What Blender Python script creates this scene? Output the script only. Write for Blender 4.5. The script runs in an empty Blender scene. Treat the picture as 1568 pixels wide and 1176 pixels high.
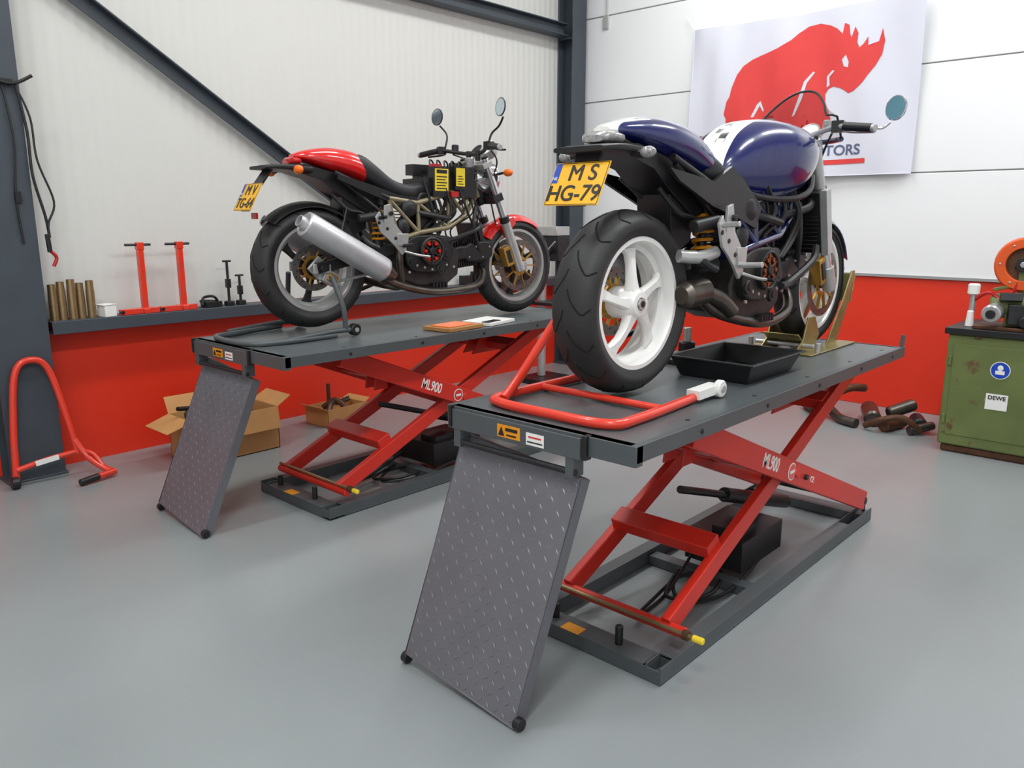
import bpy, bmesh, math, random
from math import sin, cos, pi, radians, sqrt
from mathutils import Vector, Matrix, Euler
random.seed(4)
S = bpy.context.scene
S.view_settings.view_transform = 'Standard'
S.view_settings.look = 'None'
S.view_settings.exposure = 0.0

# ---------------------------------------------------------------- materials
def lin(c):
    return tuple(((v/255)/12.92 if v/255 <= .04045 else (((v/255)+.055)/1.055)**2.4) for v in c)

def mat(name, col, rough=.5, metal=0., var=.08, scale=9., bump=0., bscale=60., coat=0., trans=0., alpha=1., emit=0.):
    m = bpy.data.materials.new(name); m.use_nodes = True
    nt = m.node_tree; b = nt.nodes['Principled BSDF']
    c = lin(col)
    b.inputs['Roughness'].default_value = rough
    b.inputs['Metallic'].default_value = metal
    b.inputs['Coat Weight'].default_value = coat
    b.inputs['Coat Roughness'].default_value = .06
    b.inputs['Transmission Weight'].default_value = trans
    b.inputs['Alpha'].default_value = alpha
    tc = nt.nodes.new('ShaderNodeTexCoord')
    n = nt.nodes.new('ShaderNodeTexNoise'); n.inputs['Scale'].default_value = scale; n.inputs['Detail'].default_value = 4
    nt.links.new(tc.outputs['Object'], n.inputs['Vector'])
    r = nt.nodes.new('ShaderNodeValToRGB')
    r.color_ramp.elements[0].position = .3; r.color_ramp.elements[1].position = .7
    r.color_ramp.elements[0].color = (*[max(0, v*(1-var)) for v in c], 1)
    r.color_ramp.elements[1].color = (*[min(1, v*(1+var)) for v in c], 1)
    nt.links.new(n.outputs['Fac'], r.inputs['Fac']); nt.links.new(r.outputs['Color'], b.inputs['Base Color'])
    if bump > 0:
        n2 = nt.nodes.new('ShaderNodeTexNoise'); n2.inputs['Scale'].default_value = bscale
        nt.links.new(tc.outputs['Object'], n2.inputs['Vector'])
        bp = nt.nodes.new('ShaderNodeBump'); bp.inputs['Strength'].default_value = bump; bp.inputs['Distance'].default_value = .01
        nt.links.new(n2.outputs['Fac'], bp.inputs['Height']); nt.links.new(bp.outputs['Normal'], b.inputs['Normal'])
    if emit > 0:
        b.inputs['Emission Color'].default_value = (1, .98, .94, 1); b.inputs['Emission Strength'].default_value = emit
    return m

def stripe_mat(name, base, stripe, half=.055, chk=None):
    m = mat(name, base, .25, 0, .05, coat=1.)
    nt = m.node_tree; b = nt.nodes['Principled BSDF']
    src = b.inputs['Base Color'].links[0].from_socket
    tc = nt.nodes.new('ShaderNodeTexCoord'); sx = nt.nodes.new('ShaderNodeSeparateXYZ')
    nt.links.new(tc.outputs['Object'], sx.inputs[0])
    def math_(op, a, bval=None):
        n = nt.nodes.new('ShaderNodeMath'); n.operation = op
        nt.links.new(a, n.inputs[0])
        if bval is not None:
            if hasattr(bval, 'is_linked'): nt.links.new(bval, n.inputs[1])
            else: n.inputs[1].default_value = bval
        return n.outputs[0]
    ab = math_('ABSOLUTE', sx.outputs['Y'])
    lt = math_('LESS_THAN', ab, half)
    mx = nt.nodes.new('ShaderNodeMix'); mx.data_type = 'RGBA'
    nt.links.new(lt, mx.inputs['Factor'])
    nt.links.new(src, mx.inputs['A']); mx.inputs['B'].default_value = (*lin(stripe), 1)
    out = mx.outputs['Result']
    if chk:
        cb = nt.nodes.new('ShaderNodeCombineXYZ'); nt.links.new(sx.outputs['X'], cb.inputs[0]); nt.links.new(sx.outputs['Y'], cb.inputs[1])
        cb.inputs[2].default_value = .005
        ck = nt.nodes.new('ShaderNodeTexChecker'); ck.inputs['Scale'].default_value = 1/.032
        nt.links.new(cb.outputs[0], ck.inputs['Vector'])
        f1 = math_('GREATER_THAN', sx.outputs['X'], chk[0]); f2 = math_('LESS_THAN', sx.outputs['X'], chk[1])
        f = math_('MULTIPLY', math_('MULTIPLY', f1, f2), math_('MULTIPLY', math_('LESS_THAN', ab, .034), ck.outputs['Fac']))
        m2 = nt.nodes.new('ShaderNodeMix'); m2.data_type = 'RGBA'; nt.links.new(f, m2.inputs['Factor'])
        nt.links.new(out, m2.inputs['A']); m2.inputs['B'].default_value = (.01, .01, .012, 1); out = m2.outputs['Result']
    nt.links.new(out, b.inputs['Base Color'])
    return m

def worn(m, col, lo, hi, scale=7):
    nt = m.node_tree; b = nt.nodes['Principled BSDF']; src = b.inputs['Base Color'].links[0].from_socket
    tc = nt.nodes.new('ShaderNodeTexCoord'); n = nt.nodes.new('ShaderNodeTexNoise'); n.inputs['Scale'].default_value = scale; n.inputs['Detail'].default_value = 8; n.inputs['Roughness'].default_value = .7
    nt.links.new(tc.outputs['Object'], n.inputs['Vector'])
    r = nt.nodes.new('ShaderNodeMapRange'); r.inputs['From Min'].default_value = lo; r.inputs['From Max'].default_value = hi
    nt.links.new(n.outputs['Fac'], r.inputs['Value'])
    mx = nt.nodes.new('ShaderNodeMix'); mx.data_type = 'RGBA'; nt.links.new(r.outputs['Result'], mx.inputs['Factor'])
    nt.links.new(src, mx.inputs['A']); mx.inputs['B'].default_value = (*lin(col), 1); nt.links.new(mx.outputs['Result'], b.inputs['Base Color'])

M = {}
M['floor'] = mat('floor_epoxy', (140, 146, 147), .3, 0, .035, 1.3, .03, 25)
M['red_wall'] = mat('red_panel', (226, 52, 26), .45, 0, .04, 2)
M['steelgrey'] = mat('structural_steel', (62, 70, 78), .5, 0, .08, 6)
M['lift_grey'] = mat('lift_grey_paint', (76, 82, 84), .42, 0, .06, 6, .05, 80)
M['lift_top'] = mat('lift_top_paint', (84, 90, 92), .34, 0, .08, 4, .05, 80)
M['ramp'] = mat('ramp_paint', (106, 106, 112), .38, .1, .05, 6, .02, 80)
M['tread'] = mat('ramp_tread_pale', (126, 126, 132), .3, .3, .05, 6)  # raised tread lozenges, a little paler than the ramp plate
M['lift_red'] = mat('lift_red_paint', (206, 44, 30), .36, 0, .06, 5)
M['stand_red'] = mat('stand_red_paint', (222, 56, 34), .3, 0, .05, 8, coat=.4)
M['black'] = mat('black_plastic', (24, 24, 26), .42, 0, .15, 20)
M['rubber'] = mat('tyre_rubber', (38, 38, 39), .55, 0, .12, 14, .08, 120)
M['groove'] = mat('tyre_groove', (7, 7, 7), .9, 0, .1)
M['darkmetal'] = mat('dark_metal', (48, 48, 50), .42, .5, .2, 18, .05, 60)
M['engine'] = mat('engine_case', (54, 52, 50), .5, .4, .2, 20, .15, 60)
M['silver'] = mat('cast_aluminium', (184, 184, 183), .32, .5, .08, 14, .04, 90)
M['alu'] = mat('brushed_silencer', (200, 200, 203), .38, .55, .05, 20)
M['chrome'] = mat('chrome', (225, 225, 228), .12, .85, .02)
M['mirror'] = mat('mirror_glass', (200, 215, 222), .06, .9, .02)
M['bluemirror'] = mat('blue_mirror_glass', (110, 158, 176), .12, .6, .05)
M['white_paint'] = mat('white_wheel_paint', (236, 236, 233), .3, 0, .02, coat=.5)
M['white'] = mat('white_plastic', (236, 236, 232), .4, 0, .03)
M['blue'] = stripe_mat('blue_white_paint', (12, 23, 88), (240, 240, 236), .066, (.56, .72))
M['blue2'] = stripe_mat('blue_white_tail_paint', (12, 23, 88), (240, 240, 236), .05)
M['bluep'] = mat('blue_paint', (12, 21, 76), .25, 0, .05, coat=1.)
M['red_paint'] = mat('red_body_paint', (216, 22, 20), .22, 0, .04, coat=1.)
M['bronze'] = mat('bronze_frame', (142, 132, 104), .38, .4, .08)
M['gold'] = mat('gold_anodised', (184, 142, 66), .35, .7, .1)
M['zinc'] = mat('yellow_zinc', (156, 144, 94), .35, .7, .18, 12)
M['spring'] = mat('spring_yellow', (232, 150, 20), .35, 0, .05)
M['seat'] = mat('seat_vinyl', (32, 32, 36), .5, 0, .1, 20, .1, 150)
M['plate'] = mat('plate_yellow', (246, 184, 26), .4, 0, .04)
M['plateblue'] = mat('plate_blue', (20, 70, 180), .4, 0, .03)
M['orange'] = mat('indicator_orange', (245, 110, 14), .25, 0, .04)
M['lens'] = mat('clear_lens', (150, 148, 148), .15, .1, .35, 90)
M['redlens'] = mat('red_lens', (180, 20, 20), .2, 0, .05)
M['yellow'] = mat('yellow_sticker', (240, 210, 50), .45, 0, .06)
M['carton'] = mat('cardboard', (200, 148, 92), .8, 0, .07, 7, .05, 40)
M['green'] = mat('green_paint_rusty', (100, 112, 62), .5, 0, .16, 4, .1, 30)
worn(M['green'], (96, 66, 44), .60, .68, 6); worn(M['green'], (150, 150, 128), .66, .70, 22)
M['rust'] = mat('rusty_iron', (92, 62, 44), .6, .5, .3, 14, .2, 40)
M['brass'] = mat('tarnished_brass', (158, 134, 98), .35, .75, .14, 10)
M['reelorange'] = mat('machine_orange', (220, 88, 32), .4, 0, .1)
worn(M['reelorange'], (110, 60, 40), .62, .70, 14)
M['disc'] = mat('brake_disc_steel', (120, 118, 114), .3, .85, .08)
M['clutch'] = mat('clutch_plate', (140, 84, 48), .35, .7, .2, 30)
M['flagcloth'] = mat('flag_cloth', (218, 219, 230), .8, 0, .02, 3)
M['flagred'] = mat('flag_red_print', (222, 68, 66), .8, 0, .03)
M['flagblue'] = mat('flag_blue_print', (92, 100, 130), .8, 0, .03)
M['cable'] = mat('cable_black', (24, 24, 26), .5)
M['glass'] = mat('smoked_screen', (40, 42, 50), .08, 0, .02, alpha=.3)
M['ceiling'] = mat('ceiling_white', (225, 226, 226), .8, 0, .02)
M['lamp'] = mat('lamp_tube', (255, 255, 250), .5, 0, 0, emit=4)
M['wood'] = mat('plywood', (168, 120, 70), .6, 0, .15, 3)
M['rwhite'] = mat('white_wall_panel', (240, 241, 242), .42, 0, .012, 2)
M['joint'] = mat('panel_joint', (150, 152, 152), .7, 0, .02)
M['silpipe'] = mat('pipe_steel', (96, 90, 84), .35, .8, .2, 16)

def ribbed():
    m = mat('white_ribbed_panel', (212, 212, 207), .55, 0, .015, 1.2)
    nt = m.node_tree; b = nt.nodes['Principled BSDF']
    tc = nt.nodes.new('ShaderNodeTexCoord')
    w = nt.nodes.new('ShaderNodeTexWave'); w.wave_type = 'BANDS'; w.bands_direction = 'X'
    w.inputs['Scale'].default_value = 4.2
    nt.links.new(tc.outputs['Object'], w.inputs['Vector'])
    bp = nt.nodes.new('ShaderNodeBump'); bp.inputs['Strength'].default_value = .45; bp.inputs['Distance'].default_value = .006
    nt.links.new(w.outputs['Fac'], bp.inputs['Height']); nt.links.new(bp.outputs['Normal'], b.inputs['Normal'])
    return m
M['ribbed'] = ribbed()

# ---------------------------------------------------------------- mesh builder
def catmull(pts, n=6, closed=False):
    pts = [Vector(p) for p in pts]
    if len(pts) < 3: return pts
    out = []; L = len(pts)
    rng = range(L if closed else L-1)
    for i in rng:
        if closed:
            p0, p1, p2, p3 = pts[(i-1) % L], pts[i], pts[(i+1) % L], pts[(i+2) % L]
        else:
            p0 = pts[max(i-1, 0)]; p1 = pts[i]; p2 = pts[i+1]; p3 = pts[min(i+2, L-1)]
        for k in range(n):
            t = k/n
            out.append(.5*((2*p1)+(-p0+p2)*t+(2*p0-5*p1+4*p2-p3)*t*t+(-p0+3*p1-3*p2+p3)*t**3))
    if not closed: out.append(pts[-1])
    return out

class MB:
    def __init__(s, name, parent=None, bevel=0):
        s.name = name; s.parent = parent; s.V = []; s.F = []; s.MI = []; s.SM = []; s.mats = []; s.bevel = bevel
    def mi(s, k):
        if k not in s.mats: s.mats.append(k)
        return s.mats.index(k)
    def add(s, vs, fs, m, smooth=False):
        o = len(s.V); s.V += [tuple(v) for v in vs]; i = s.mi(m)
        for f in fs:
            s.F.append([a+o for a in f]); s.MI.append(i); s.SM.append(smooth)
    def box(s, c, d, m, rot=None):
        R = Euler(rot).to_matrix() if rot is not None and not isinstance(rot, Matrix) else (rot if rot is not None else Matrix.Identity(3))
        c = Vector(c); vs = []
        for x in (-1, 1):
            for y in (-1, 1):
                for z in (-1, 1):
                    vs.append(c+R @ Vector((x*d[0]/2, y*d[1]/2, z*d[2]/2)))
        s.add(vs, [(0, 1, 3, 2), (4, 6, 7, 5), (0, 4, 5, 1), (2, 3, 7, 6), (0, 2, 6, 4), (1, 5, 7, 3)], m)
    def bb(s, a, b, m):
        s.box([(a[i]+b[i])/2 for i in range(3)], [abs(b[i]-a[i]) for i in range(3)], m)
    def beam(s, p0, p1, w, h, m, up=(0, 0, 1)):
        p0 = Vector(p0); p1 = Vector(p1); d = (p1-p0); L = d.length; d.normalize()
        side = d.cross(Vector(up)).normalized(); u = side.cross(d)
        R = Matrix((d, side, u)).transposed()
        s.box((p0+p1)/2, (L, w, h), m, R)
    def frame(s, d):
        d = Vector(d).normalized()
        a = Vector((0, 0, 1)) if abs(d.z) < .9 else Vector((1, 0, 0))
        u = d.cross(a).normalized(); v = d.cross(u)
        return d, u, v
    def lathe(s, prof, o, ax, m, seg=28, closed=False):
        d, u, v = s.frame(ax); o = Vector(o); vs = []; n = len(prof)
        for k in range(seg):
            t = 2*pi*k/seg; e = u*cos(t)+v*sin(t)
            for r, h in prof: vs.append(o+e*r+d*h)
        fs = []
        for k in range(seg):
            k2 = (k+1) % seg
            for j in range(n if closed else n-1):
                j2 = (j+1) % n
                fs.append((k*n+j, k2*n+j, k2*n+j2, k*n+j2))
        s.add(vs, fs, m, True)
    def cyl(s, p0, p1, r, m, r1=None, seg=16, ch=0):
        p0 = Vector(p0); p1 = Vector(p1); L = (p1-p0).length; r1 = r if r1 is None else r1
        if ch > 0: prof = [(0.0001, 0), (r-ch, 0), (r, ch), (r1, L-ch), (r1-ch, L), (0.0001, L)]
        else: prof = [(0.0001, 0), (r, 0), (r1, L), (0.0001, L)]
        s.lathe(prof, p0, p1-p0, m, seg)
    def tube(s, pts, r, m, seg=8, n=6, closed=False, smooth=True):
        P = catmull(pts, n, closed) if smooth else [Vector(p) for p in pts]
        L = len(P); rr = r if isinstance(r, (list, tuple)) else None
        vs = []; fs = []
        up = None
        for i in range(L):
            if closed: t = (P[(i+1) % L]-P[i-1]).normalized()
            else: t = (P[min(i+1, L-1)]-P[max(i-1, 0)]).normalized()
            if up is None:
                a = Vector((0, 0, 1)) if abs(t.z) < .9 else Vector((1, 0, 0)); up = t.cross(a).normalized()
            up = (up-t*up.dot(t)).normalized(); w = t.cross(up)
            R = r if rr is None else rr[0]+(rr[1]-rr[0])*i/(L-1)
            for k in range(seg):
                a = 2*pi*k/seg; vs.append(P[i]+up*cos(a)*R+w*sin(a)*R)
        for i in range(L if closed else L-1):
            i2 = (i+1) % L
            for k in range(seg):
                k2 = (k+1) % seg; fs.append((i*seg+k, i*seg+k2, i2*seg+k2, i2*seg+k))
        if not closed:
            fs.append(tuple(range(seg))); fs.append(tuple((L-1)*seg+k for k in range(seg)))
        s.add(vs, fs, m, True)
    def loft(s, rings, m, caps=True, smooth=True):
        n = len(rings[0]); vs = [p for r in rings for p in r]; fs = []
        for i in range(len(rings)-1):
            for k in range(n):
                k2 = (k+1) % n; fs.append((i*n+k, i*n+k2, (i+1)*n+k2, (i+1)*n+k))
        if caps: fs.append(tuple(range(n))); fs.append(tuple((len(rings)-1)*n+k for k in range(n)))
        s.add(vs, fs, m, smooth)
    def body(s, secs, m, seg=24, e=2.6, yc=0, crease=0):
        P = catmull([Vector((a, b, c)) for a, b, c, d in secs], 4)
        Q = catmull([Vector((a, b, d)) for a, b, c, d in secs], 4)
        rings = []
        for p, q in zip(P, Q):
            w = p.y; zc = (p.z+q.z)/2; h = (q.z-p.z)/2; ring = []
            zc2 = zc+h*crease
            for k in range(seg):
                t = 2*pi*k/seg; ct, st = cos(t), sin(t)
                hh = (q.z-zc2) if st > 0 else (zc2-p.z)
                ring.append((p.x, yc+w*math.copysign(abs(ct)**(2/e), ct), zc2+hh*math.copysign(abs(st)**(2/e), st)))
            rings.append(ring)
        s.loft(rings, m)
    def prism(s, poly, o, u, v, th, m):
        o = Vector(o); u = Vector(u); v = Vector(v); n = u.cross(v).normalized()
        N = len(poly)
        vs = [o+u*a+v*b-n*th/2 for a, b in poly]+[o+u*a+v*b+n*th/2 for a, b in poly]
        fs = [tuple(range(N)), tuple(range(N, 2*N))]+[(i, (i+1) % N, N+(i+1) % N, N+i) for i in range(N)]
        s.add(vs, fs, m)
    def ball(s, c, r, m, seg=16):
        r = r if isinstance(r, (tuple, list)) else (r, r, r); vs = []; fs = []; h = seg//2
        for i in range(h+1):
            ph = pi*i/h
            for k in range(seg):
                t = 2*pi*k/seg
                vs.append((c[0]+r[0]*sin(ph)*cos(t), c[1]+r[1]*sin(ph)*sin(t), c[2]+r[2]*cos(ph)))
        for i in range(h):
            for k in range(seg):
                k2 = (k+1) % seg; fs.append((i*seg+k, i*seg+k2, (i+1)*seg+k2, (i+1)*seg+k))
        s.add(vs, fs, m, True)
    def done(s):
        me = bpy.data.meshes.new(s.name); me.from_pydata(s.V, [], s.F)
        for k in s.mats: me.materials.append(M[k])
        me.polygons.foreach_set('material_index', s.MI); me.polygons.foreach_set('use_smooth', s.SM)
        bm = bmesh.new(); bm.from_mesh(me); bmesh.ops.remove_doubles(bm, verts=bm.verts, dist=1e-5)
        bmesh.ops.recalc_face_normals(bm, faces=bm.faces); bm.to_mesh(me); bm.free()
        me.set_sharp_from_angle(angle=radians(42))
        ob = bpy.data.objects.new(s.name, me); S.collection.objects.link(ob)
        if s.parent: ob.parent = s.parent
        if s.bevel:
            b = ob.modifiers.new('bevel', 'BEVEL'); b.width = s.bevel; b.segments = 2; b.limit_method = 'ANGLE'; b.angle_limit = radians(50)
            b.harden_normals = False
        return ob

def empty(name, loc=(0, 0, 0), rot=(0, 0, 0)):
    e = bpy.data.objects.new(name, None); S.collection.objects.link(e); e.location = loc; e.rotation_euler = rot
    e.empty_display_size = .1
    return e

def text(name, body, loc, rot, size, m, parent=None, ext=.0006, bold=0.0, sx=1):
    c = bpy.data.curves.new(name, 'FONT'); c.body = body; c.size = size; c.extrude = ext; c.offset = bold
    c.align_x = 'CENTER'; c.align_y = 'CENTER'; c.materials.append(M[m])
    o = bpy.data.objects.new(name, c); S.collection.objects.link(o)
    o.location = loc; o.rotation_euler = rot; o.scale = (sx, 1, 1)
    if parent: o.parent = parent
    return o

# ---------------------------------------------------------------- room
WY = 5.18; WX = 6.56; CH = 4.6
f = MB('floor'); f.bb((-3, -3, -.1), (WX+.2, WY+.2, 0), 'floor'); f.done()
c = MB('ceiling'); c.bb((-3, -3, CH), (WX+.2, WY+.2, CH+.1), 'ceiling'); c.done()
w = MB('wall_left')
w.bb((-3, WY, .9), (WX+.2, WY+.15, CH), 'ribbed')
w.bb((-3, WY-.004, 0), (WX+.2, WY+.15, .9), 'red_wall')
w.done()
w = MB('wall_right', bevel=.004)
w.bb((WX+.012, -3, 0), (WX+.15, WY, CH), 'joint')
w.bb((WX, -3, 0), (WX+.05, WY, 1.035), 'red_wall')
z = 1.05
while z < CH:
    w.bb((WX, -3, z), (WX+.05, WY, min(z+.762, CH)), 'rwhite'); z += .771
w.done()
w = MB('wall_back'); w.bb((-3.1, -3, 0), (-3, WY, CH), 'rwhite'); w.done()
w = MB('wall_front'); w.bb((-3, -3.1, 0), (WX, -3, CH), 'rwhite'); w.done()
t = MB('trim_1'); t.bb((WX-.02, -3, 1.035), (WX, WY, 1.055), 'joint'); t.done()

l = MB('wall_ledge', bevel=.003)
for xa, xb in ((-3, 1.22), (1.55, WX-.28)):
    l.bb((xa, WY-.16, .83), (xb, WY-.004, .84), 'steelgrey')
    l.bb((xa, WY-.165, .825), (xb, WY-.155, .90), 'steelgrey')
    l.bb((xa, WY-.16, .89), (xb, WY-.004, .90), 'steelgrey')
l.done()

def column(x0, x1, y0, y1, zt, plates=()):
    e = MB('steel_column', bevel=.003)
    e.bb((x0, y0, 0), (x1, y0+.012, zt), 'steelgrey')
    e.bb((x0, y1-.012, 0), (x1, y1, zt), 'steelgrey')
    e.bb(((x0+x1)/2-.006, y0+.012, 0), ((x0+x1)/2+.006, y1-.012, zt), 'steelgrey')
    for zz in plates: e.bb((x0+.004, y0+.012, zz), (x1-.004, y1-.012, zz+.012), 'steelgrey')
    e.bb((x0-.02, y0-.01, 0), (x1+.01, y1, .015), 'steelgrey')
    e.done()
column(1.24, 1.525, WY-.18, WY-.006, CH)
column(WX-.26, WX-.05, WY-.19, WY-.006, CH, (1.2, 2.1, 3.15))
b = MB('steel_beam', bevel=.003)
b.bb((1.53, WY-.15, 3.17), (WX-.27, WY-.02, 3.18), 'steelgrey')
b.bb((1.53, WY-.15, 3.27), (WX-.27, WY-.02, 3.28), 'steelgrey')
b.bb((1.53, WY-.09, 3.18), (WX-.27, WY-.08, 3.27), 'steelgrey')
b.done()
b = MB('diagonal_brace', bevel=.002)
b.beam((1.54, WY-.06, 2.955), (4.70, WY-.06, .935), .012, .09, 'steelgrey')
b.beam((1.54, WY-.09, 2.995), (4.70, WY-.09, .975), .06, .010, 'steelgrey')
b.done()

# ---------------------------------------------------------------- flag with rhino print
FY0, FY1, FZ0, FZ1 = 3.81, 1.93, 3.078, 1.812
def fdisp(s_, t_):
    cr = .012*sin((s_*14-t_*5))*max(0, 1-2.2*sqrt(s_*s_+t_*t_))+.012*sin(((1-s_)*14-t_*5))*max(0, 1-2.2*sqrt((1-s_)**2+t_*t_))
    return .014*sin(s_*9+t_*2)+.010*sin(s_*21-t_*5)+.005*sin(s_*47+t_*3)+.010*cos(t_*6)*(s_-.5)+cr
def fpos(s_, t_, off=0):
    sag = .02*sin(pi*s_)
    return (WX-.055-fdisp(s_, t_)-off, FY0+(FY1-FY0)*s_, FZ0+(FZ1-FZ0)*t_-sag*(1-t_)*.8)
fl = empty('flag')
g = MB('cloth', fl); nx, ny = 110, 40; vs = []; fs = []
for j in range(ny+1):
    for i in range(nx+1): vs.append(fpos(i/nx, j/ny))
for j in range(ny):
    for i in range(nx):
        a = j*(nx+1)+i; fs.append((a, a+1, a+nx+2, a+nx+1))
g.add(vs, fs, 'flagcloth', True); g.done()
def slicewarp(bm, name, m, off):
    for ax, N in ((0, 110), (1, 40)):
        xs = [v.co[ax] for v in bm.verts]; k0, k1 = int(min(xs)*N), int(max(xs)*N)+1
        for k in range(k0, k1+1):
            no = (1, 0, 0) if ax == 0 else (0, 1, 0); co = (k/N, 0, 0) if ax == 0 else (0, k/N, 0)
            bmesh.ops.bisect_plane(bm, geom=bm.verts[:]+bm.edges[:]+bm.faces[:], plane_co=co, plane_no=no)
    for v in bm.verts: v.co = Vector(fpos(v.co.x, v.co.y, off))
    me = bpy.data.meshes.new(name); bm.to_mesh(me); bm.free(); me.materials.clear(); me.materials.append(M[m])
    o = bpy.data.objects.new(name, me); S.collection.objects.link(o); o.parent = fl
def printed(name, poly, m, off):
    bm = bmesh.new(); vv = [bm.verts.new((a, b_, 0)) for a, b_ in poly]; bm.faces.new(vv)
    bmesh.ops.triangulate(bm, faces=bm.faces[:]); slicewarp(bm, name, m, off)
def printtext(name, body, s0, t0, size, m, off):
    c = bpy.data.curves.new(name, 'FONT'); c.body = body; c.size = 1; c.align_x = 'LEFT'; c.offset = .02
    o = bpy.data.objects.new('tmp_text', c); S.collection.objects.link(o); bpy.context.view_layer.update()
    me = bpy.data.meshes.new_from_object(o.evaluated_get(bpy.context.evaluated_depsgraph_get()))
    bpy.data.objects.remove(o)
    bm = bmesh.new(); bm.from_mesh(me)
    for v in bm.verts: v.co = Vector((s0+v.co.x*size/1.88, t0-v.co.y*size/1.266, 0))
    slicewarp(bm, name, m, off)
def rs(poly): return [(.158+(a-.10)*.85, b_) for a, b_ in poly]
rh = [(.150,.46),(.160,.40),(.185,.32),(.217,.27),(.265,.235),(.31,.215),(.40,.185),(.465,.145),(.50,.11),(.55,.08),(.61,.075),(.66,.095),(.70,.125),(.728,.16),
      (.735,.10),(.757,.115),(.765,.17),(.772,.19),(.785,.13),(.802,.17),(.800,.22),(.812,.255),
      (.832,.235),(.850,.20),(.853,.25),(.845,.305),(.852,.325),(.880,.285),(.900,.235),(.912,.165),(.925,.235),(.917,.31),(.893,.37),(.862,.42),(.842,.455),
      (.825,.475),(.800,.50),(.775,.51),(.755,.49),(.735,.475),(.70,.46),(.675,.47),(.66,.50),(.665,.55),(.685,.60),(.70,.66),(.68,.72),(.66,.76),(.665,.83),(.60,.83),(.60,.77),(.62,.70),(.60,.64),(.565,.60),
      (.55,.66),(.545,.76),(.555,.86),(.47,.86),(.475,.78),(.46,.68),(.44,.62),(.37,.585),(.32,.57),(.30,.62),(.305,.69),(.29,.76),(.30,.86),(.215,.86),(.215,.78),(.225,.70),(.20,.64),
      (.185,.70),(.165,.76),(.17,.83),(.10,.83),(.105,.76),(.13,.68),(.145,.60),(.15,.52),(.135,.60),(.122,.57),(.135,.49)]
printed('rhino_print', rs(rh), 'flagred', .003)
printed('rhino_shoulder_line', rs([(.50,.62),(.515,.61),(.545,.52),(.565,.42),(.60,.36),(.59,.355),(.55,.41),(.53,.50)]), 'flagcloth', .005)
printed('rhino_jaw_line', rs([(.665,.46),(.68,.45),(.675,.40),(.70,.37),(.69,.362),(.662,.395)]), 'flagcloth', .005)
printed('rhino_eye', rs([(.735,.31),(.752,.285),(.768,.33),(.765,.36),(.745,.35)]), 'flagcloth', .005)
printed('rhino_haunch_line', rs([(.27,.60),(.285,.60),(.315,.53),(.335,.57),(.34,.56),(.318,.50),(.30,.52)]), 'flagcloth', .005)
printed('stripe_print', [(.56,.905),(.82,.90),(.82,.93),(.56,.935)], 'flagred', .003)
printtext('lettering_print', 'MOTORS', .56, .875, .110, 'flagblue', .003)
g = MB('flag_cords', fl); g.tube([fpos(0, 0), (WX-.03, FY0+.1, FZ0+.12)], .003, 'white'); g.tube([fpos(1, 0), (WX-.03, FY1-.1, FZ0+.12)], .003, 'white')
g.tube([fpos(0, j/20) for j in range(21)], .004, 'flagcloth', n=1); g.tube([fpos(j/40, 1) for j in range(41)], .004, 'flagcloth', n=1)
g.done()

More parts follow.
